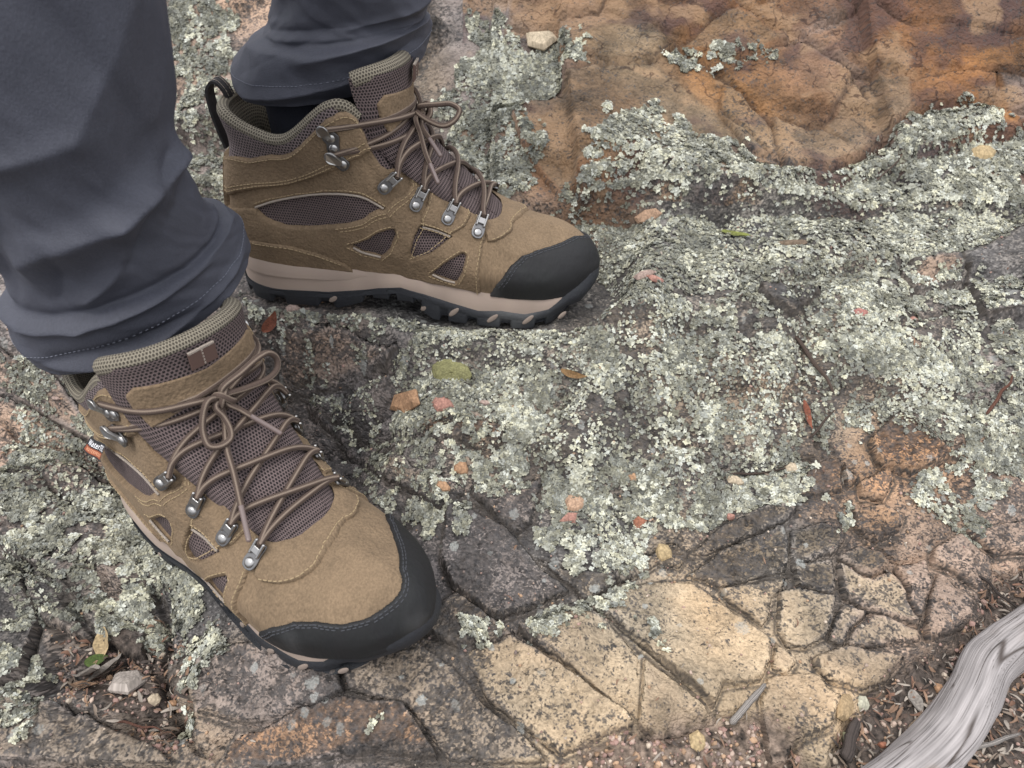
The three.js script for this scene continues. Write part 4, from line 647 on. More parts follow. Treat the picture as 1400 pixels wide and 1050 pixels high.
  const ribbon = (w, th, dz = 0) => { const gs = []; const f = s => gridGeo(40, 4, (a, b) => { const p = lc.getPoint(a), q = lc.getTangent(a), o = s * th; return [p.x - q.y * o, p.y + q.x * o, dz + (b - .5) * w, a * .08, b * w]; }); return mergeGeometries([f(1), f(-1), gridGeo(40, 1, (a, b) => { const p = lc.getPoint(a), q = lc.getTangent(a), o = (b * 2 - 1) * th; return [p.x - q.y * o, p.y + q.x * o, dz + w / 2, a, b]; }), gridGeo(40, 1, (a, b) => { const p = lc.getPoint(a), q = lc.getTangent(a), o = (b * 2 - 1) * th; return [p.x - q.y * o, p.y + q.x * o, dz - w / 2, a, b]; })]); };
  const pull = part('pull_loop', ribbon(.013, .0009), MB.webbing);
  { const gs = []; for (const dz of [-.0035, .0035]) for (let k = 0; k < 26; k++) { const p = lc.getPoint(.05 + k * .035), q = lc.getTangent(.05 + k * .035); const g = new THREE.CapsuleGeometry(.0003, .0014, 2, 4); g.rotateZ(Math.atan2(q.y, q.x) - PI / 2); g.translate(p.x - q.y * .0011, p.y + q.x * .0011, dz); gs.push(g); } part('loop_stitching', mergeGeometries(gs), MB.piping, pull); }
  // midsole, outsole with lugs, taupe inserts
  const yTop = a => interp([0, 2, 4, 6, 9, 11, 13], [.0405, .0385, .037, .036, .0310, .0295, .033], a);
  const mid = part('midsole', soleRing(a => yMid(a) - .001, yTop, a => .0046 - .0022 * ss(5, 8, a), a => .0030 - .0018 * ss(5, 8, a), -11.9, 11.9, 380, 8, .0010), MB.taupe);
  part('midsole_band', soleRing(a => lerp(yMid(a), yTop(a), .52), a => lerp(lerp(yMid(a), yTop(a), .52), yTop(a) + .0015, ss(5.3, 3.4, a)), a => .0066 - .004 * ss(2.6, 5, a), .0034, -5.2, 5.2, 160, 6, .0008), MB.taupe, mid);
  part('midsole_lip', soleRing(a => yTop(a) - .001, a => yTop(a) + .0012, a => .0032 - .0018 * ss(5, 8, a), -.004, -11.9, 11.9, 300, 4, .0004), MB.taupe, mid);
  const lug = (a, u) => { const w = (abs(u) * .95 + (u > 0 ? .3 : 0)) % 1, f = ss(.08, .16, w) * (1 - ss(.78, .86, w)); return 1 - f; };
  const out = part('outsole', soleRing((a, u) => yBot(a) + .0032 * lug(a, u), a => max(yMid(a) + .0006, 0), (a, u) => .0045 - .003 * lug(a, u) - .002 * ss(5, 8, a) - .024 * ss(10.2, 13, a), a => .0058 - .0026 * ss(5, 8, a) - .0022 * ss(10, 13, a), -13, 13, 832, 12, (a) => .0006 + .007 * ss(10.4, 13, a)), MB.sole);
  part('toe_bumper', soleRing(a => yMid(a) - .004 - .012 * ss(10.6, 12, a), a => yMid(a) + .0045 + .003 * ss(11, 12.5, a), a => .0060 - .0026 * ss(5, 8, a) - .002 * ss(10, 13, a), a => .0016 + .0006 * ss(10.5, 12, a), -13, 13, 520, 10, a => .0012 + .0026 * ss(10.6, 12, a)), MB.sole, out);
  part('sole_bottom', gridGeo(200, 6, (a, b) => { const u = lerp(-13, 13, a), p = S(u, 0), y = yBot(abs(u)) + .004; const k = b * (1 - .10 * ss(10.2, 13, abs(u))); return [lerp(.14, p[0], k * 1.01), y, p[2] * k * 1.03, u * KU, b]; }), MB.sole, out);
  for (const s of [-1, 1]) for (const [u, dy, sl] of [[3.3, .006, .5], [6.55, .0085, .9], [7.75, .008, .7], [9.05, .0065, .6], [10.1, .0065, .6], [11.15, .008, .4]]) {
    const p = S(s * u, 0), { n, U } = SN(s * u, .02), l = hypot(n.x, n.z), g = new THREE.SphereGeometry(1, 14, 10); g.scale(.0058 * (u > 7 && u < 11 ? 1 : .75), .0021, .0009); g.rotateZ(s * (.35 + sl * .7)); const N = V3(n.x / l, 0, n.z / l), X = V3(N.z, 0, -N.x);
    g.applyMatrix4(new THREE.Matrix4().makeBasis(X, V3(0, 1, 0), N).setPosition(p[0] + N.x * ((u > 5 ? .0036 : .0056) - (s > 0 ? .0042 * ss(2.5, 5, u) : 0)), dy + .0025, p[2] + N.z * ((u > 5 ? .0036 : .0056) - (s > 0 ? .0042 * ss(2.5, 5, u) : 0)))); part('sole_insert', g, MB.insert, out);
  }
  // lace hardware
  const frame = (u, t, off, across) => { const p = onS(u, t, off), { n, T } = SN(u, t), X = T.clone(); if (across) { const E = onS(u + .3, .97).sub(onS(u - .3, .97)).normalize(), q = V3().crossVectors(n, E).normalize(); if (q.dot(T) < 0) q.negate(); X.lerp(q, .85); X.addScaledVector(n, -X.dot(n)).normalize(); } const Z = V3().crossVectors(X, n).normalize(); return new THREE.Matrix4().makeBasis(X, n, Z).setPosition(p); };
  const dome = (r, h) => { const g = new THREE.LatheGeometry([[0.0001, h], [r * .45, h * .96], [r * .75, h * .8], [r * .95, h * .45], [r, .0002], [r, -.001]].map(p => new THREE.Vector2(p[0], p[1])), 20); return g; };
  const plate = (pts, th) => { const sh = new THREE.Shape(); sh.moveTo(pts[0][0], pts[0][1]); sh.splineThru(pts.slice(1).concat([pts[0]]).map(p => new THREE.Vector2(p[0], p[1]))); const g = new THREE.ExtrudeGeometry(sh, { depth: th, bevelEnabled: true, bevelSize: .0004, bevelThickness: .0004, bevelSegments: 2, curveSegments: 8 }); g.rotateX(-PI / 2); return g; }; // in X(-)Z plane, thickness up Y
  const ends = {}, edge = {};
  for (const s of [1, -1]) {
    (s > 0 ? [[5.6, .70], [6.6, .715], [7.65, .71], [8.6, .70]] : [[5.4, .70], [6.3, .72], [7.4, .72], [8.4, .71]]).forEach(([u, t], k) => {
      const M = frame(s * u, t, .0042, true), at = g => g.applyMatrix4(M);
      const ring = part('lace_ring', at(plate([[-.0042, 0], [-.003, .0032], [.001, .0043], [.007, .0036], [.0125, .0034], [.013, 0], [.0125, -.0034], [.007, -.0036], [.001, -.0043], [-.003, -.0032]], .0008)), MB.metalDark);
      part('rivet', at(dome(.0035, .0026)), MB.metal, ring);
      for (const q of [-1, 1]) { const g = new THREE.CapsuleGeometry(.00105, .0085, 4, 8); g.rotateZ(-PI / 2 + .16); g.translate(.0098, .0030, q * .00285); g.scale(1, 1.1, 1); part('prong', at(g), MB.metal, ring); }
      const br = new RoundedBoxGeometry(.0045, .0016, .0055, 2, .0006); br.rotateZ(.14); br.translate(.0088, .0032, 0); part('bridge', at(br), MB.metal, ring);
      ends['r' + (k + 3) + (s > 0 ? 'L' : 'M')] = V3(.0125, .0032, 0).applyMatrix4(M); edge['r' + (k + 3) + (s > 0 ? 'L' : 'M')] = V3(.0185, .0030, 0).applyMatrix4(M).lerp(onS(s * (u + .12), .985, .0050), .5);
    });
    const hookShape = len => { const g = plate([[-.002, -.0012], [.001, -.0026], [len * .6, -.0036], [len, -.0024], [len + .0011, 0], [len, .0024], [len * .6, .0036], [.001, .0026], [-.002, .0012]], .0013); const p = g.attributes.position; for (let i = 0; i < p.count; i++) p.setY(i, p.getY(i) + .0008 + .0034 * ss(-.002, len * .6, p.getX(i))); g.computeVertexNormals(); return g; };
    { const M = frame(s * (s > 0 ? 4.5 : 4.22), .862, .0044), at = g => g.applyMatrix4(M), r2 = [[-.0005, .0058 * -1], [.0052, .0012]];
      const R = new THREE.Matrix4().makeRotationY(s * .9), b0 = plate([[-.0050, -.0045], [-.0035, -.0085], [.0015, -.0088], [.0045, -.0050], [.0085, -.0035], [.0095, .0015], [.006, .0048], [.001, .0045], [-.0015, .0005]], .0008); b0.applyMatrix4(R);
      const h = part('lace_hook', at(b0), MB.metalDark); for (const [x, z] of [[-.0005, .0048], [.0045, -.0002]]) { const d = dome(.0033, .0024); d.translate(x, 0, z); d.applyMatrix4(R); part('rivet', at(d), MB.metal, h); }
      const hk = hookShape(.0075); hk.rotateY(.4 * s); hk.translate(.0048, .0003, s * -.0052); part('hook', at(hk), MB.metal, h); ends['h1' + (s > 0 ? 'L' : 'M')] = V3(.009, .002, s * -.0058).applyMatrix4(M); edge['h1' + (s > 0 ? 'L' : 'M')] = onS(s * 5.02, .955, .0075); }
    { const M = frame(s * (s > 0 ? 4.55 : 4.3), .762, .0044), at = g => g.applyMatrix4(M); const b0 = plate([[-.0042, 0], [-.003, .0034], [.001, .0042], [.009, .0036], [.011, 0], [.009, -.0036], [.001, -.0042], [-.003, -.0034]], .0008), R = s * .75; b0.rotateY(R);
      const h = part('lace_hook', at(b0), MB.metalDark), d = dome(.0034, .0026); part('rivet', at(d), MB.metal, h); const hk = hookShape(.0088); hk.translate(.003, .0003, 0); hk.rotateY(R); part('hook', at(hk), MB.metal, h); edge['h2' + (s > 0 ? 'L' : 'M')] = onS(s * 5.2, .87, .0072); ends['h2' + (s > 0 ? 'L' : 'M')] = V3(.0095, .002, 0).applyMatrix4(new THREE.Matrix4().makeRotationY(R)).applyMatrix4(M); }
  }
  // laces, each run laid over the tongue
  const knot = tongue(.705, 0, .009), R = .00195, lift = p => { // push a point off the tongue surface
    let best = 9, bv = 0, bw = 0; for (let v = 0; v <= 1; v += .02) for (let w = -.72; w <= .721; w += .09) { const q = tongue(v, w, .004), d = q.distanceToSquared(p); if (d < best) { best = d; bv = v; bw = w; } } return tongue(bv, bw, .0068); };
  const run = (na, nb, k) => { // hook, eyelet edge, over the tongue, edge, hook
    const a = ends[na], A = edge[na], B = nb ? edge[nb] : knot, pts = [a.clone(), A.clone()], n = 7;
    for (let i = 1; i < n; i++) { const t = i / n, p = A.clone().lerp(B, t), q = lift(p), m = ss(-.15, .2, t) * (nb ? 1 - ss(.8, 1.15, t) : 1); p.lerp(q, m).addScaledVector(q.clone().sub(tongue(.4, 0, -.03)).normalize(), k * ss(0, .3, t) * (1 - ss(.7, 1, t))); pts.push(p); }
    pts.push(B.clone()); if (nb) pts.push(ends[nb].clone()); for (let q = 0; q < 3; q++) { const o = pts.map(p => p.clone()); for (let i = 1; i + 1 < pts.length; i++) pts[i].copy(o[i]).multiplyScalar(.5).addScaledVector(o[i - 1], .25).addScaledVector(o[i + 1], .25); } return pts; };
  const lg = [];
  const runs = [['r6L', 'r6M', 0], ['r6L', 'r5M', .0005], ['r6M', 'r5L', .0035], ['r5L', 'r4M', .0005], ['r5M', 'r4L', .0035], ['r4L', 'r3M', .0035], ['r4M', 'r3L', .0005], ['r3L', 'h2M', .0005], ['r3M', 'h2L', .0035], ['h2L', 'h1M', .0035], ['h2M', 'h1L', .0005]];
  for (const [a, b, k] of runs) { const pts = run(a, b, k); lg.push(tube(pts, R, 36, 8), ...capEnds(pts, R)); }
  for (const s of ['h1L', 'h1M']) { const pts = run(s, null, .001); lg.push(tube(pts, R, 36, 8)); }
  const lace = part('lace', mergeGeometries(lg), MB.lace);
  const K = knot; const bow = BOWS[side];
  const tri = (x, y, z) => V3(x, y, z);
  { const gs = []; const c = K; gs.push(tube([[-.004, .001, -.004], [0, .005, -.002], [.003, .003, .002], [.001, -.003, .004], [-.003, -.004, .001], [-.003, .002, .004], [.002, .005, .003], [.004, -.001, -.002], [0, -.004, -.005], [-.004, -.001, -.003]].map(p => c.clone().add(tri(p[0] + .001, p[1], p[2]))), R * 1.05, 70, 8)); part('lace_knot', mergeGeometries(gs), MB.lace, lace); }
  for (const L of bow.loops) part('lace_loop', tube(L.map(p => p === 0 ? K.clone() : V3(...p)), R, 60, 8), MB.lace, lace);
  for (const L of bow.tails) { const pts = L.map(p => p === 0 ? K.clone() : V3(...p)), n = pts.length; part('lace_end', tube(pts, R * .95, 40, 8), MB.lace, lace); const a = pts[n - 1], d = a.clone().sub(pts[n - 2]).normalize(), q = a.clone().addScaledVector(d, bow.ag); part('aglet', mergeGeometries([tube([a.clone().addScaledVector(d, -.001), a.clone().lerp(q, .5), q], .0017, 8, 8), ...capEnds([a, q], .0017)]), MB.aglet, lace); }
  if (side === 'right') { // waterproof flag label sewn under the ankle panel on the outer side
    const pts = (a, b) => onS(lerp(2.2, 3.35, a), lerp(lerp(.545, .68, a), lerp(.47, .59, a), b), .0050 + .007 * b + .0006 * sin(a * 7)); const g = gridGeo(20, 6, (a, b) => { const p = pts(a, b); return [p.x, p.y, p.z, a, 1 - b]; }), th = gridGeo(20, 6, (a, b) => { const p = pts(a, b), q = pts(a, b).sub(V3(0, 0, .0011)); return [q.x, q.y, q.z, a, b]; });
    const t = tagTexture(); part('care_label', g, new THREE.MeshStandardMaterial({ map: t, roughness: .7 }));
  }
  root.applyMatrix4(POSE[side]);
  return root;
}
// bows tied in the laces, points in the boot's own frame (0 = the knot)
const BOWS = {
 right: { ag: .020, loops: [[0, [0.1538, 0.1571, 0.0000], [0.1534, 0.1602, -0.0141], [0.1520, 0.1626, -0.0282], [0.1509, 0.1613, -0.0362], [0.1505, 0.1544, -0.0408], [0.1520, 0.1490, -0.0386], [0.1556, 0.1481, -0.0292], [0.1554, 0.1501, -0.0136], [0.1535, 0.1521, -0.0011], 0], [0, [0.1545, 0.1552, 0.0105], [0.1556, 0.1481, 0.0167], [0.1579, 0.1395, 0.0207], [0.1624, 0.1331, 0.0218], [0.1653, 0.1311, 0.0168], [0.1656, 0.1322, 0.0101], [0.1628, 0.1360, 0.0072], [0.1584, 0.1427, 0.0065], [0.1552, 0.1495, 0.0079], 0]], tails: [[0, [0.1521, 0.1473, 0.0021], [0.1573, 0.1367, 0.0069], [0.1660, 0.1280, 0.0143], [0.1760, 0.1180, 0.0197], [0.1879, 0.1048, 0.0272]], [0, [0.1555, 0.1467, 0.0000], [0.1582, 0.1413, -0.0042], [0.1625, 0.1364, -0.0073]]] },
 left: { ag: .014, loops: [[0, [0.1517, 0.1579, -0.0138], [0.1636, 0.1600, -0.0146], [0.1727, 0.1608, -0.0138], [0.1791, 0.1580, -0.0160], [0.1766, 0.1523, -0.0206], [0.1693, 0.1487, -0.0235], [0.1593, 0.1502, -0.0211], [0.1504, 0.1535, -0.0160], 0]], tails: [[0, [0.1490, 0.1502, -0.0189], [0.1521, 0.1414, -0.0209], [0.1574, 0.1300, -0.0305], [0.1606, 0.1251, -0.0344]], [0, [0.1526, 0.1447, -0.0166], [0.1580, 0.1380, -0.0193]]] } };

top(buildBoot('left'), 'hiking_boot', 'brown suede hiking boot seen side on, standing higher up the rock behind the other boot', 'hiking boot');
top(buildBoot('right'), 'hiking_boot', 'brown suede hiking boot nearest the camera, toe pointing down right, laces tied in a bow', 'hiking boot');
// ------------------------------------------------------------------ the person: trousers and socks down to the boots
{
  const person = new THREE.Group(); top(person, 'person', 'person in slate grey hiking trousers standing in the boots, only the lower legs in view', 'person');
  const weave = tex(256, 256, tile((x, y) => { const k = 1 + .1 * pn(x * 64, y * 64, 64, 3) + .10 * pnf(x * 5, y * 5, 5, 3, 7) + .06 * sin(x * 2 * PI * 64) * sin(y * 2 * PI * 64); return [.058 * k, .061 * k, .081 * k]; }, 256, 1)), wb = tex(256, 256, tile((x, y) => .5 + .25 * sin(x * 2 * PI * 64) * sin(y * 2 * PI * 64) + .3 * pn(x * 90, y * 90, 90, 5), 256, 1), false);
  for (const t of [weave, wb]) t.repeat.set(24, 24);
  const cloth = new THREE.MeshPhysicalMaterial({ map: weave, bumpMap: wb, bumpScale: .00025, roughness: .7, sheen: .12, sheenRoughness: .5, sheenColor: lin(.35, .38, .48) });
  const sockM = new THREE.MeshStandardMaterial({ color: lin(.012, .014, .024), roughness: 1, bumpMap: wb, bumpScale: .0004 }), threadM = new THREE.MeshStandardMaterial({ color: lin(.17, .18, .22), roughness: .9 });
  // rings: height level, centre, half axis to the right, half axis to the front
  const legs = [
    { rings: [
      [0, [-.242, .190, -.401], [.0665, .021, -.022], [.020, -.015, .048]], [.12, [-.2425, .201, -.400], [.0655, .020, -.021], [.018, -.012, .048]], [.24, [-.242, .214, -.397], [.0625, .016, -.017], [.015, -.008, .048]], [.30, [-.241, .222, -.395], [.061, .012, -.013], [.013, -.006, .048]], [.40, [-.2405, .237, -.391], [.058, .007, -.008], [.011, -.003, .049]],
      [.48, [-.239, .258, -.385], [.0565, .002, -.004], [.008, 0, .051]], [.6, [-.239, .285, -.380], [.0540, 0, 0], [.006, 0, .054]], [.72, [-.238, .315, -.377], [.0620, 0, 0], [.004, 0, .057]], [.84, [-.238, .355, -.376], [.069, 0, 0], [.003, 0, .060]], [1, [-.238, .42, -.374], [.077, 0, 0], [0, 0, .064]], [1.3, [-.236, .58, -.368], [.084, 0, 0], [0, 0, .07]]],
      // folds: angle deg and level of the two ends, height mm, width
      folds: [[0, .60, 62, .50, 10, .05], [62, .50, 118, .43, 7, .045], [0, .53, 55, .42, -2.5, .06], [104, .85, 128, .52, 6, .04], [128, .52, 150, .40, 5, .04], [140, .8, 155, .5, 6, .04], [115, .62, 140, .40, -4, .06], [175, .26, 105, .225, 3, .025], [105, .225, 45, .24, 3, .025], [150, .10, 60, .085, -2, .03], [8, .62, 70, .40, -4, .025], [60, .70, 140, .60, 3, .03], [110, 1.0, 170, .72, 4, .04], [120, .92, 168, .66, -4, .03], [70, .42, 96, .31, 4, .03], [96, .45, 110, .33, -3, .03], [20, .86, 60, .70, 3, .05], [60, .92, 20, .68, -3, .05], [25, .10, 95, .045, 3, .03], [40, .05, 120, .12, -2.5, .03], [110, .03, 150, .14, 3, .03]], seed: 3 },
    { rings: [
      [0, [-.128, .293, -.550], [.0635, .009, -.012], [.002, -.015, .042]], [.12, [-.127, .303, -.549], [.064, .008, -.011], [.002, -.011, .046]], [.26, [-.120, .316, -.548], [.056, .004, -.006], [0, -.004, .046]], [.36, [-.115, .322, -.549], [.0535, .002, -.003], [0, 0, .044]], [.5, [-.109, .336, -.548], [.0515, 0, 0], [0, 0, .046]], [.75, [-.107, .37, -.545], [.055, 0, 0], [0, 0, .05]], [1, [-.106, .43, -.542], [.060, 0, 0], [0, 0, .054]], [1.3, [-.104, .58, -.535], [.068, 0, 0], [0, 0, .062]]],
      folds: [[130, .2, 175, .3, 1.75, .05], [60, .12, 140, .06, 4, .04], [20, .3, 100, .22, 5, .05], [60, .38, 160, .34, -1.75, .05], [30, .18, 90, .1, -3, .04], [100, .3, 150, .15, -1.0499999999999998, .04], [10, .5, 80, .36, 4, .05]], seed: 9 }];
  const cr3 = (A, l) => { let i = 0; while (i < A.length - 2 && l > A[i + 1][0]) i++; const p = A[max(i - 1, 0)], q = A[i], r = A[i + 1], s = A[min(i + 2, A.length - 1)], t = (l - q[0]) / (r[0] - q[0]); return [1, 2, 3].map(k => [0, 1, 2].map(c => crw(t, p[k][c], q[k][c], r[k][c], s[k][c]))); };
  for (const L of legs) {
    const at = (th, l, inn = 0) => {
      const [c, a, b] = cr3(L.rings, l), deg = (th > PI ? th - 2 * PI : th) * 180 / PI; let d = 0;
      for (const [a0, l0, a1, l1, h, w] of L.folds) { const ex = (a1 - a0) / 90 * .35, ey = l1 - l0, px = (deg - a0) / 90 * .35, py = l - l0, q = (px * ex + py * ey) / (ex * ex + ey * ey), t = clamp(q), dist = hypot(px - ex * t, py - ey * t) / w; if (dist < 3) d += 1.8 * h / 1000 * (.5 * exp(-dist * dist * 1.3) + .5 * exp(-dist * 2.2)) * (1 - .3 * abs(2 * t - 1)); }
      const x = cos(th), y = sin(th), n1 = fbm(x * 2.2 + l * 3 + L.seed, y * 2.2 - l * 5, 3, 5), n2 = 1 - abs(fbm(x * 2.5 + l * 7, y * 2.5 + l * 4 + L.seed, 3, 12)) * 2; const l0 = .255 + .012 * sin(th * 2 + 1); d += .005 * ss(l0 + .012, l0 - .004, l) - .003 * exp(-pow((l - l0 - .025) / .02, 2)); d += .0034 * n1 + .0013 * n2 * ss(0, .1, l);
      d -= inn; const k = 1 + d / (hypot(...a) * abs(x) + hypot(...b) * abs(y) + 1e-6) * 1.0;
      const sx = Math.sign(x) * pow(abs(x), .9), sy = Math.sign(y) * pow(abs(y), .9);
      return [0, 1, 2].map(j => c[j] + (a[j] * sx + b[j] * sy) * k);
    };
    const lv = b => b < .08 ? lerp(.12, .0, b / .08) : lerp(0, 1.3, pow((b - .08) / .92, 1.15));
    const g = gridGeo(220, 170, (a, b) => { const th = a * 2 * PI, l = lv(b), p = at(th, l, b < .08 ? .003 * ss(0, .012, .08 - b) : 0); return [...p, a * .42, l * .22 * (b < .08 ? -1 : 1)]; }, true);
    const leg = mesh('trouser_leg', g, cloth, person);
    const ds = []; for (let k = 0; k < 150; k++) { const th = k / 150 * 2 * PI, p = V3(...at(th, .125)), q = V3(...at(th + .02, .125)); const n = V3(...at(th, .125, -.001)).sub(p).normalize(), X = q.clone().sub(p).normalize(), Z = V3().crossVectors(X, n).normalize(), c = new THREE.CapsuleGeometry(.00028, .0013, 2, 4); c.rotateZ(PI / 2); c.applyMatrix4(new THREE.Matrix4().makeBasis(X, V3().crossVectors(Z, X), Z).setPosition(p.addScaledVector(n, .0002))); ds.push(c); }
    mesh('hem_stitching', mergeGeometries(ds), threadM, leg);
  }
  for (const side of ['left', 'right']) { const s = side === 'left' ? -1 : 1, g = gridGeo(48, 20, (a, b) => { const th = a * 2 * PI, y = lerp(.05, s < 0 ? .162 : .19, b), cx = lerp(.082, .066, b), rx = lerp(.050, .034, ss(0, .7, b)), rz = lerp(.031, .024, b), k = b * b, p = V3(cx + rx * cos(th) - (s > 0 ? .016 * k : 0), y, s * rz * sin(th) + (s > 0 ? -.016 * k : -.012 * k)).applyMatrix4(POSE[side]); return [p.x, p.y, p.z, a * .25, b * .2]; }, true); mesh('sock', g, sockM, person); }
}

// ------------------------------------------------------------------ loose stones, leaves and twigs
const IC = { moss: [.27, .26, .12], orange: [.44, .26, .15], pink: [.46, .24, .19], pinkpale: [.46, .34, .29], peach: [.52, .34, .23], redorange: [.36, .15, .09], orangepale: [.48, .29, .17], yellow: [.48, .36, .20], cream: [.56, .46, .33], olive: [.22, .24, .06], redpink: [.42, .19, .16], red: [.24, .08, .045], twig: [.10, .07, .055], twigred: [.17, .075, .05], ochre: [.27, .16, .07], tan: [.42, .30, .17], greywood: [.27, .245, .225], greyleaf: [.32, .285, .25], lime: [.52, .52, .33], darkwood: [.055, .042, .036], limepale: [.54, .52, .40], palegrey: [.40, .35, .31], green: [.085, .13, .03], straw: [.48, .36, .20], tanleaf: [.34, .21, .13], brownstone: [.20, .145, .10], tanwood: [.30, .22, .15] };
const grainT = tex(256, 256, tile((x, y) => .72 + .35 * pnf(x * 12, y * 12, 12, 4, 3) + .22 * pn(x * 100, y * 100, 100, 5), 256, 1)), grainB = tex(256, 256, tile((x, y) => .5 + .4 * pnf(x * 30, y * 30, 30, 3, 6), 256, 1), false);
for (const t of [grainT, grainB]) t.repeat.set(12, 12);
const woodT = tex(128, 512, (i, j) => { const x = i / 128, y = j / 512, k = .7 + .5 * pnf(x * 24, y * 3, 24, 1, 4) + .4 * pn(x * 48, y * 4, 48, 8), c = ss(.3, .5, abs(pn(x * 12, y * 3, 12, 9))) * 0; return k; });
const mats = {}; const matOf = (c, kind) => mats[c + kind] ??= new THREE.MeshStandardMaterial({ color: lin(...IC[c].map(v => v * 1.15)), map: kind === 'w' ? woodT : grainT, bumpMap: kind === 'w' ? woodT : grainB, bumpScale: kind === 'w' ? .0006 : .0006, roughness: .9, side: kind === 'l' ? THREE.DoubleSide : THREE.FrontSide });
function stoneGeo(L, Wd, T, r, tri) { // broken stone, roughly faceted
  const pts = []; const n = tri ? 3 : 5 + floor(r() * 3), a0 = r() * 7;
  for (let k = 0; k < n; k++) { const a = a0 + (k + .5 * (r() - .5)) / n * 2 * PI, q = .85 + .3 * r(); for (const [s, y] of [[.95, .15], [1, .5], [.72, 1]]) pts.push(V3(cos(a) * L / 2 * q * s + (r() - .5) * L * .06, T * (y - .3) + (r() - .5) * T * .15, sin(a) * Wd / 2 * q * s)); }
  for (let k = 0; k < 3; k++) pts.push(V3((r() - .5) * L * .5, T * (.72 + .15 * r()), (r() - .5) * Wd * .5)); pts.push(V3(0, -T * .3, 0));
  const hull = new ConvexGeometry(pts); let g = hull; const p = g.attributes.position, uv = []; for (let i = 0; i < p.count; i++) uv.push(p.getX(i), p.getZ(i) + p.getY(i) * .7); g.setAttribute('uv', new THREE.Float32BufferAttribute(uv, 2)); return g;
}
const leafGeo = (L, Wd, r) => { const c = (r() - .5) * .9, up = .18 + .3 * r(), ph = r() * 6; return gridGeo(28, 8, (a, b) => { const x = (a - .5) * L, s = pow(sin(PI * pow(a, .8)), .8), w = (b - .5) * Wd * (s + .03), z = w + c * L * (a - .5) * (a - .5) * .8; return [x, .0008 + up * abs(w) * (1.2 + .6 * sin(a * 5 + ph)) + L * .10 * pow(abs(2 * a - 1), 2) * (a > .5 ? 1 : .3) + .04 * Wd * sin(a * 17 + ph) * (b - .5), z, a * L, b * Wd]; }); };
const frameAt = (x1, f1, x2, f2, lift) => { const a = V3(x1, surf(x1, f1), -f1), b = V3(x2, surf(x2, f2), -f2), c = a.clone().lerp(b, .5), n = surfN(c.x, -c.z, .008), X = b.clone().sub(a); X.addScaledVector(n, -X.dot(n)).normalize(); const Z = V3().crossVectors(X, n).normalize(), gy = surf(c.x, -c.z); c.y = max(c.y, gy) + lift; return { M: new THREE.Matrix4().makeBasis(X, n, Z).setPosition(c), L: a.distanceTo(b), c }; };
let seed = 100;
for (const [kind, q, ratio, colr, cat, label] of ITEMS) {
  const r = rng(seed++), [x1, f1, x2, f2] = q.map(v => v / 1000); let { M, L } = frameAt(x1, f1, x2, f2, kind === 'stone' ? .0009 : .0014); L = max(L, .006); const g = new THREE.Group(); g.applyMatrix4(M);
  const grp = null;
  let m;
  if (colr === 'moss') m = new THREE.Mesh(gridGeo(48, 20, (a, b) => { const th = a * 2 * PI, ph = b * PI / 2, q = 1 + .22 * fbm(cos(th) * 2 + 3, sin(th) * 2 + b, 3, 8) + .1 * vn(cos(th) * 9, sin(th) * 9 + b * 12, 4); const R = L * .5 * q; return [cos(th) * cos(ph) * R, sin(ph) * L * .13 * q - .0015, sin(th) * cos(ph) * R * .7, cos(th) * cos(ph) * R, sin(th) * cos(ph) * R]; }, true), matOf(colr, 's'));
  else if (kind === 'stone') m = new THREE.Mesh(stoneGeo(L * 1.06, L * ratio * 1.25, max(.003, L * ratio * .38), r, label.startsWith('triangular')), matOf(colr, 's'));
  else if (kind === 'leaf') m = new THREE.Mesh(leafGeo(L * 1.05, L * max(ratio, .22) * 1.1, r), matOf(colr, 'l'));
  else { const w = L * ratio / 2, pts = []; for (let k = 0; k <= 5; k++) pts.push(V3((k / 5 - .5) * L, w * .8 + .001 + .001 * r() + (cat === 'stick' ? .003 : .02) * L * sin(k * 1.9), (r() - .5) * L * (cat === 'stick' ? .012 : .07))); const tg = new THREE.TubeGeometry(new Path(pts), 24, max(w, .0006), 7); const p = tg.attributes.position, uv = tg.attributes.uv; for (let i = 0; i < p.count; i++) { const t = uv.getX(i), c = new Path(pts).getPoint(t), k = (1 - .55 * pow(abs(t - .35) * 1.4, 2)) * (1 + .15 * vn(t * 20, uv.getY(i) * 5, 3)) * (t < .02 || t > .98 ? .3 : 1); p.setXYZ(i, c.x + (p.getX(i) - c.x) * k, c.y + (p.getY(i) - c.y) * k * (kind === 'bark' ? .5 : 1), c.z + (p.getZ(i) - c.z) * k); uv.setXY(i, uv.getY(i), t * L * 6); } tg.computeVertexNormals(); m = new THREE.Mesh(tg, matOf(colr, 'w')); }
  m.castShadow = m.receiveShadow = true; m.applyMatrix4(M);
  const nm = { stone: cat === 'pebble' ? 'pebble' : 'stone', leaf: 'leaf', twig: cat === 'stick' ? 'stick' : 'twig', bark: 'bark_piece' }[kind]; top(m, nm, label, cat);
}

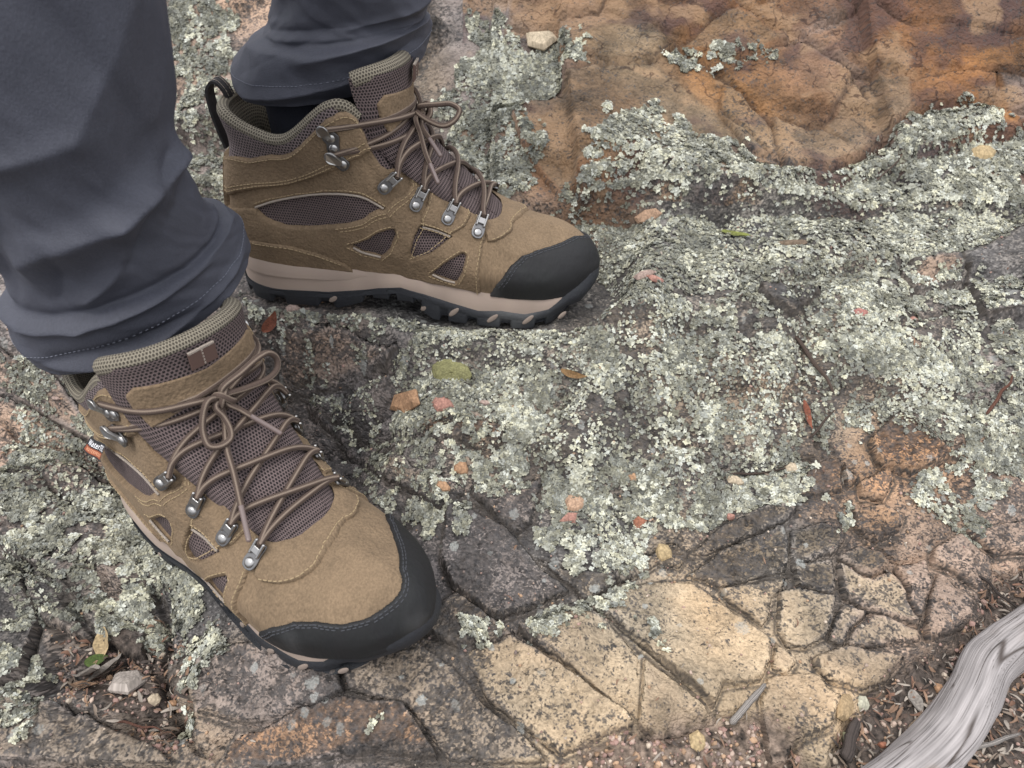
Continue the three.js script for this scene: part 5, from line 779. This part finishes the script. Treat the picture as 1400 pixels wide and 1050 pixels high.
// ------------------------------------------------------------------ the weathered branch
{
  const grainMap = tex(512, 2048, (i, j) => { const x = i / 512, y = j / 2048 * 2.6, wv = .03 * pn(x * 3, y * 4, 12, 2); const X = x + wv, k = 1 + .12 * pn(X * 36, y * 3, 36, 3) + .2 * pn(X * 90, y * 5, 90, 5) + .26 * pn(X * 200, y * 9, 200, 6) + .24 * pnf(x * 6, y * 10, 6, 4, 7); const cr = max(ss(.05, .0, abs(pn(X * 18, y * 1.3, 18, 11))) * ss(-.25, .1, pn(x * 6, y * 6, 6, 13)), .85 * ss(.07, 0, abs(pn(X * 70, y * 2.2, 70, 15))) * ss(-.1, .2, pn(x * 9, y * 7, 9, 16))); const br = ss(.15, .5, pnf(x * 5, y * 3, 5, 3, 17)); return [lerp(.31, .24, br) * k * (1 - .75 * cr), lerp(.285, .185, br) * k * (1 - .78 * cr), lerp(.28, .145, br) * k * (1 - .8 * cr)]; });
  const bm = new THREE.MeshStandardMaterial({ map: grainMap, bumpMap: grainMap, bumpScale: .0014, roughness: .92 });
  const P = [[.56, .40, .028], [.47, .355, .026], [.395, .311, .0245], [.352, .288, .0235], [.318, .268, .023], [.298, .247, .0225], [.270, .222, .022], [.236, .200, .021], [.19, .178, .020], [.12, .15, .019]];
  const c = new THREE.CatmullRomCurve3(P.map(([x, f, r]) => [x * .955, f * .945, r * .68]).map(([x, f, r]) => V3(x, G(min(x, .5), max(f, .12)) * .5 + (G0(min(x, .5), max(f, .12)) - .012) * .5 + r * .72, -f)));
  const rad = t => { const k = t * (P.length - 1), i = min(floor(k), P.length - 2); return .68 * lerp(P[i][2], P[i + 1][2], k - i); };
  const fr = c.computeFrenetFrames(240);
  const g = gridGeo(240, 192, (a, b) => { const i = Math.round(a * 240), p = c.getPointAt(a), th = b * 2 * PI, n = fr.normals[i], q = fr.binormals[i]; let r = rad(a); const gr = pn(b * 14 + .9 * vn(a * 6, 0, 3), a * 5, 14, 5), crk = ss(.06, 0, abs(gr)) * ss(0, .35, vn(b * 6 + 3, a * 9, 6)); r *= 1 + .10 * vn(a * 7, cos(th) * 1.2 + 5, 7) + .06 * vn(a * 14 + sin(th), cos(th) * 2, 8) + .018 * pn(b * 20, a * 9, 20, 9) + .014 * pn(b * 64, a * 14, 64, 10); for (const [ka, kb] of [[.36, .3], [.52, .62], [.27, .8], [.62, .2]]) { const kd = hypot((a - ka) * 22, (b - kb) * 5.5); r *= 1 + .10 * exp(-kd * kd) - .12 * exp(-kd * kd * 9); } r -= .0036 * crk; return [p.x + (n.x * cos(th) + q.x * sin(th)) * r, p.y + (n.y * cos(th) + q.y * sin(th)) * r * .9, p.z + (n.z * cos(th) + q.z * sin(th)) * r, b, a]; });
  // b is the ring: close the seam normals
  const nn = g.attributes.normal; for (let i = 0; i <= 240; i++) { const A = i * 193, B = A + 192, v = V3(nn.getX(A) + nn.getX(B), nn.getY(A) + nn.getY(B), nn.getZ(A) + nn.getZ(B)).normalize(); nn.setXYZ(A, v.x, v.y, v.z); nn.setXYZ(B, v.x, v.y, v.z); }
  const m = new THREE.Mesh(g, bm); m.castShadow = m.receiveShadow = true; top(m, 'dead_branch', 'thick bent weathered grey branch lying across the lower right corner', 'branch');
}

// ------------------------------------------------------------------ gravel and litter
{
  const r = rng(77), inPoly = (P, x, f) => polySdf(P, x, f);
  const chip = s => { const q = rng(s); return stoneGeo(.0044, .0034, .0022, q, false); };
  const shred = s => { const q = rng(s), c = (q() - .5) * .006, LL = .006 + .009 * q(), WW = .0012 + .0035 * q() * q(); return gridGeo(6, 2, (a, b) => { const x = (a - .5) * LL, w = (b - .5) * WW * (1 - .6 * abs(2 * a - 1)); return [x, .0006 + .0012 * sin(a * 3) + abs(w) * .5, w + c * (a - .5) * (a - .5) * 4, a, b]; }); };
  const mk = (geos, mat, spots, name, label, category, colours, lift) => {
    const grp = new THREE.Group(); grp.name = name; grp.userData = { kind: 'stuff', label, category }; scene.add(grp); const M = new THREE.Matrix4(), Y = V3(0, 1, 0), Q = new THREE.Quaternion(), col = new THREE.Color();
    geos.forEach((g, k) => { const L = spots.filter((_, i) => i % geos.length === k), im = new THREE.InstancedMesh(g, mat, L.length); im.name = name + '_pieces' + (k ? '_00' + k : ''); im.userData.kind = 'stuff'; im.castShadow = im.receiveShadow = true;
      L.forEach(([x, f, s], i) => { const n = surfN(x, f, .005).add(V3((r() - .5) * .6, 0, (r() - .5) * .6)).normalize(); Q.setFromUnitVectors(Y, n).multiply(new THREE.Quaternion().setFromAxisAngle(Y, r() * 7)); M.compose(V3(x, surf(x, f) + lift * r(), -f), Q, V3(s, s * (.7 + .6 * r()), s)); im.setMatrixAt(i, M); const c = colours(x, f), k2 = .75 + .5 * r(); col.setRGB(c[0] * k2, c[1] * k2, c[2] * k2); im.setColorAt(i, col); }); grp.add(im); });
  };
  const gs = [], ls = [];
  for (let k = 0; k < 26000; k++) {
    const x = lerp(-.3, .46, r()), f = lerp(.16, .36, r()), d = max(inPoly(SOIL, x, f), x < .18 ? -1 : -1), e = inPoly(GRAVEL, x, f), h = inPoly(HOLLOW, x, f), jit = .006 * vn(x * 120, f * 120, 3);
    if (slabAt(x, f)) continue;
    if (d + jit > 0) { if (r() < .22) gs.push([x, f, .35 + .8 * r() * r()]); else if (r() < .6) ls.push([x, f, .25 + .7 * r()]); }
    else if (e + jit > 0) { if (r() < .62) gs.push([x, f, .3 + 1.1 * r() * r()]); else if (r() < .3) ls.push([x, f, .3 + .6 * r()]); }
    else if (h + jit > -.012) { if (r() < .4) gs.push([x, f, .3 + .9 * r() * r()]); else if (r() < .5) ls.push([x, f, .3 + .8 * r()]); }
    else if (r() < .035) gs.push([x, f, .2 + .4 * r()]);
  }
  // crumbs scattered through the lichen and over the rock
  for (let k = 0; k < 2400; k++) { const x = lerp(-.45, .55, r()), f = lerp(.2, .62, r()); if (padAt(x, f)[1] < .5) (r() < .7 ? gs : ls).push([x, f, .25 + .5 * r() * r()]); }
  const pick = (L) => L[floor(r() * L.length)];
  mk([chip(1), chip(2), chip(3)], new THREE.MeshStandardMaterial({ color: 0xffffff, roughness: .9 }), gs, 'gravel', 'fine pinkish gravel and stone crumbs in the gaps of the rock', 'gravel', (x, f) => pick([[.36, .24, .20], [.42, .32, .26], [.30, .19, .16], [.48, .40, .32], [.38, .25, .16], [.22, .17, .15]]), .001);
  mk([shred(11), shred(12), shred(13), shred(14), shred(15), shred(16), shred(17)], new THREE.MeshStandardMaterial({ color: 0xffffff, roughness: .95, side: THREE.DoubleSide }), ls, 'leaf_litter', 'dark shredded bark and leaf litter on the soil around the grey branch', 'litter', (x, f) => pick([[.10, .07, .055], [.13, .10, .08], [.18, .14, .11], [.30, .26, .22], [.06, .048, .042], [.17, .095, .065], [.24, .15, .10]]), .003);
  console.log('gravel', gs.length, 'litter', ls.length);
}
renderer.render(scene, camera);
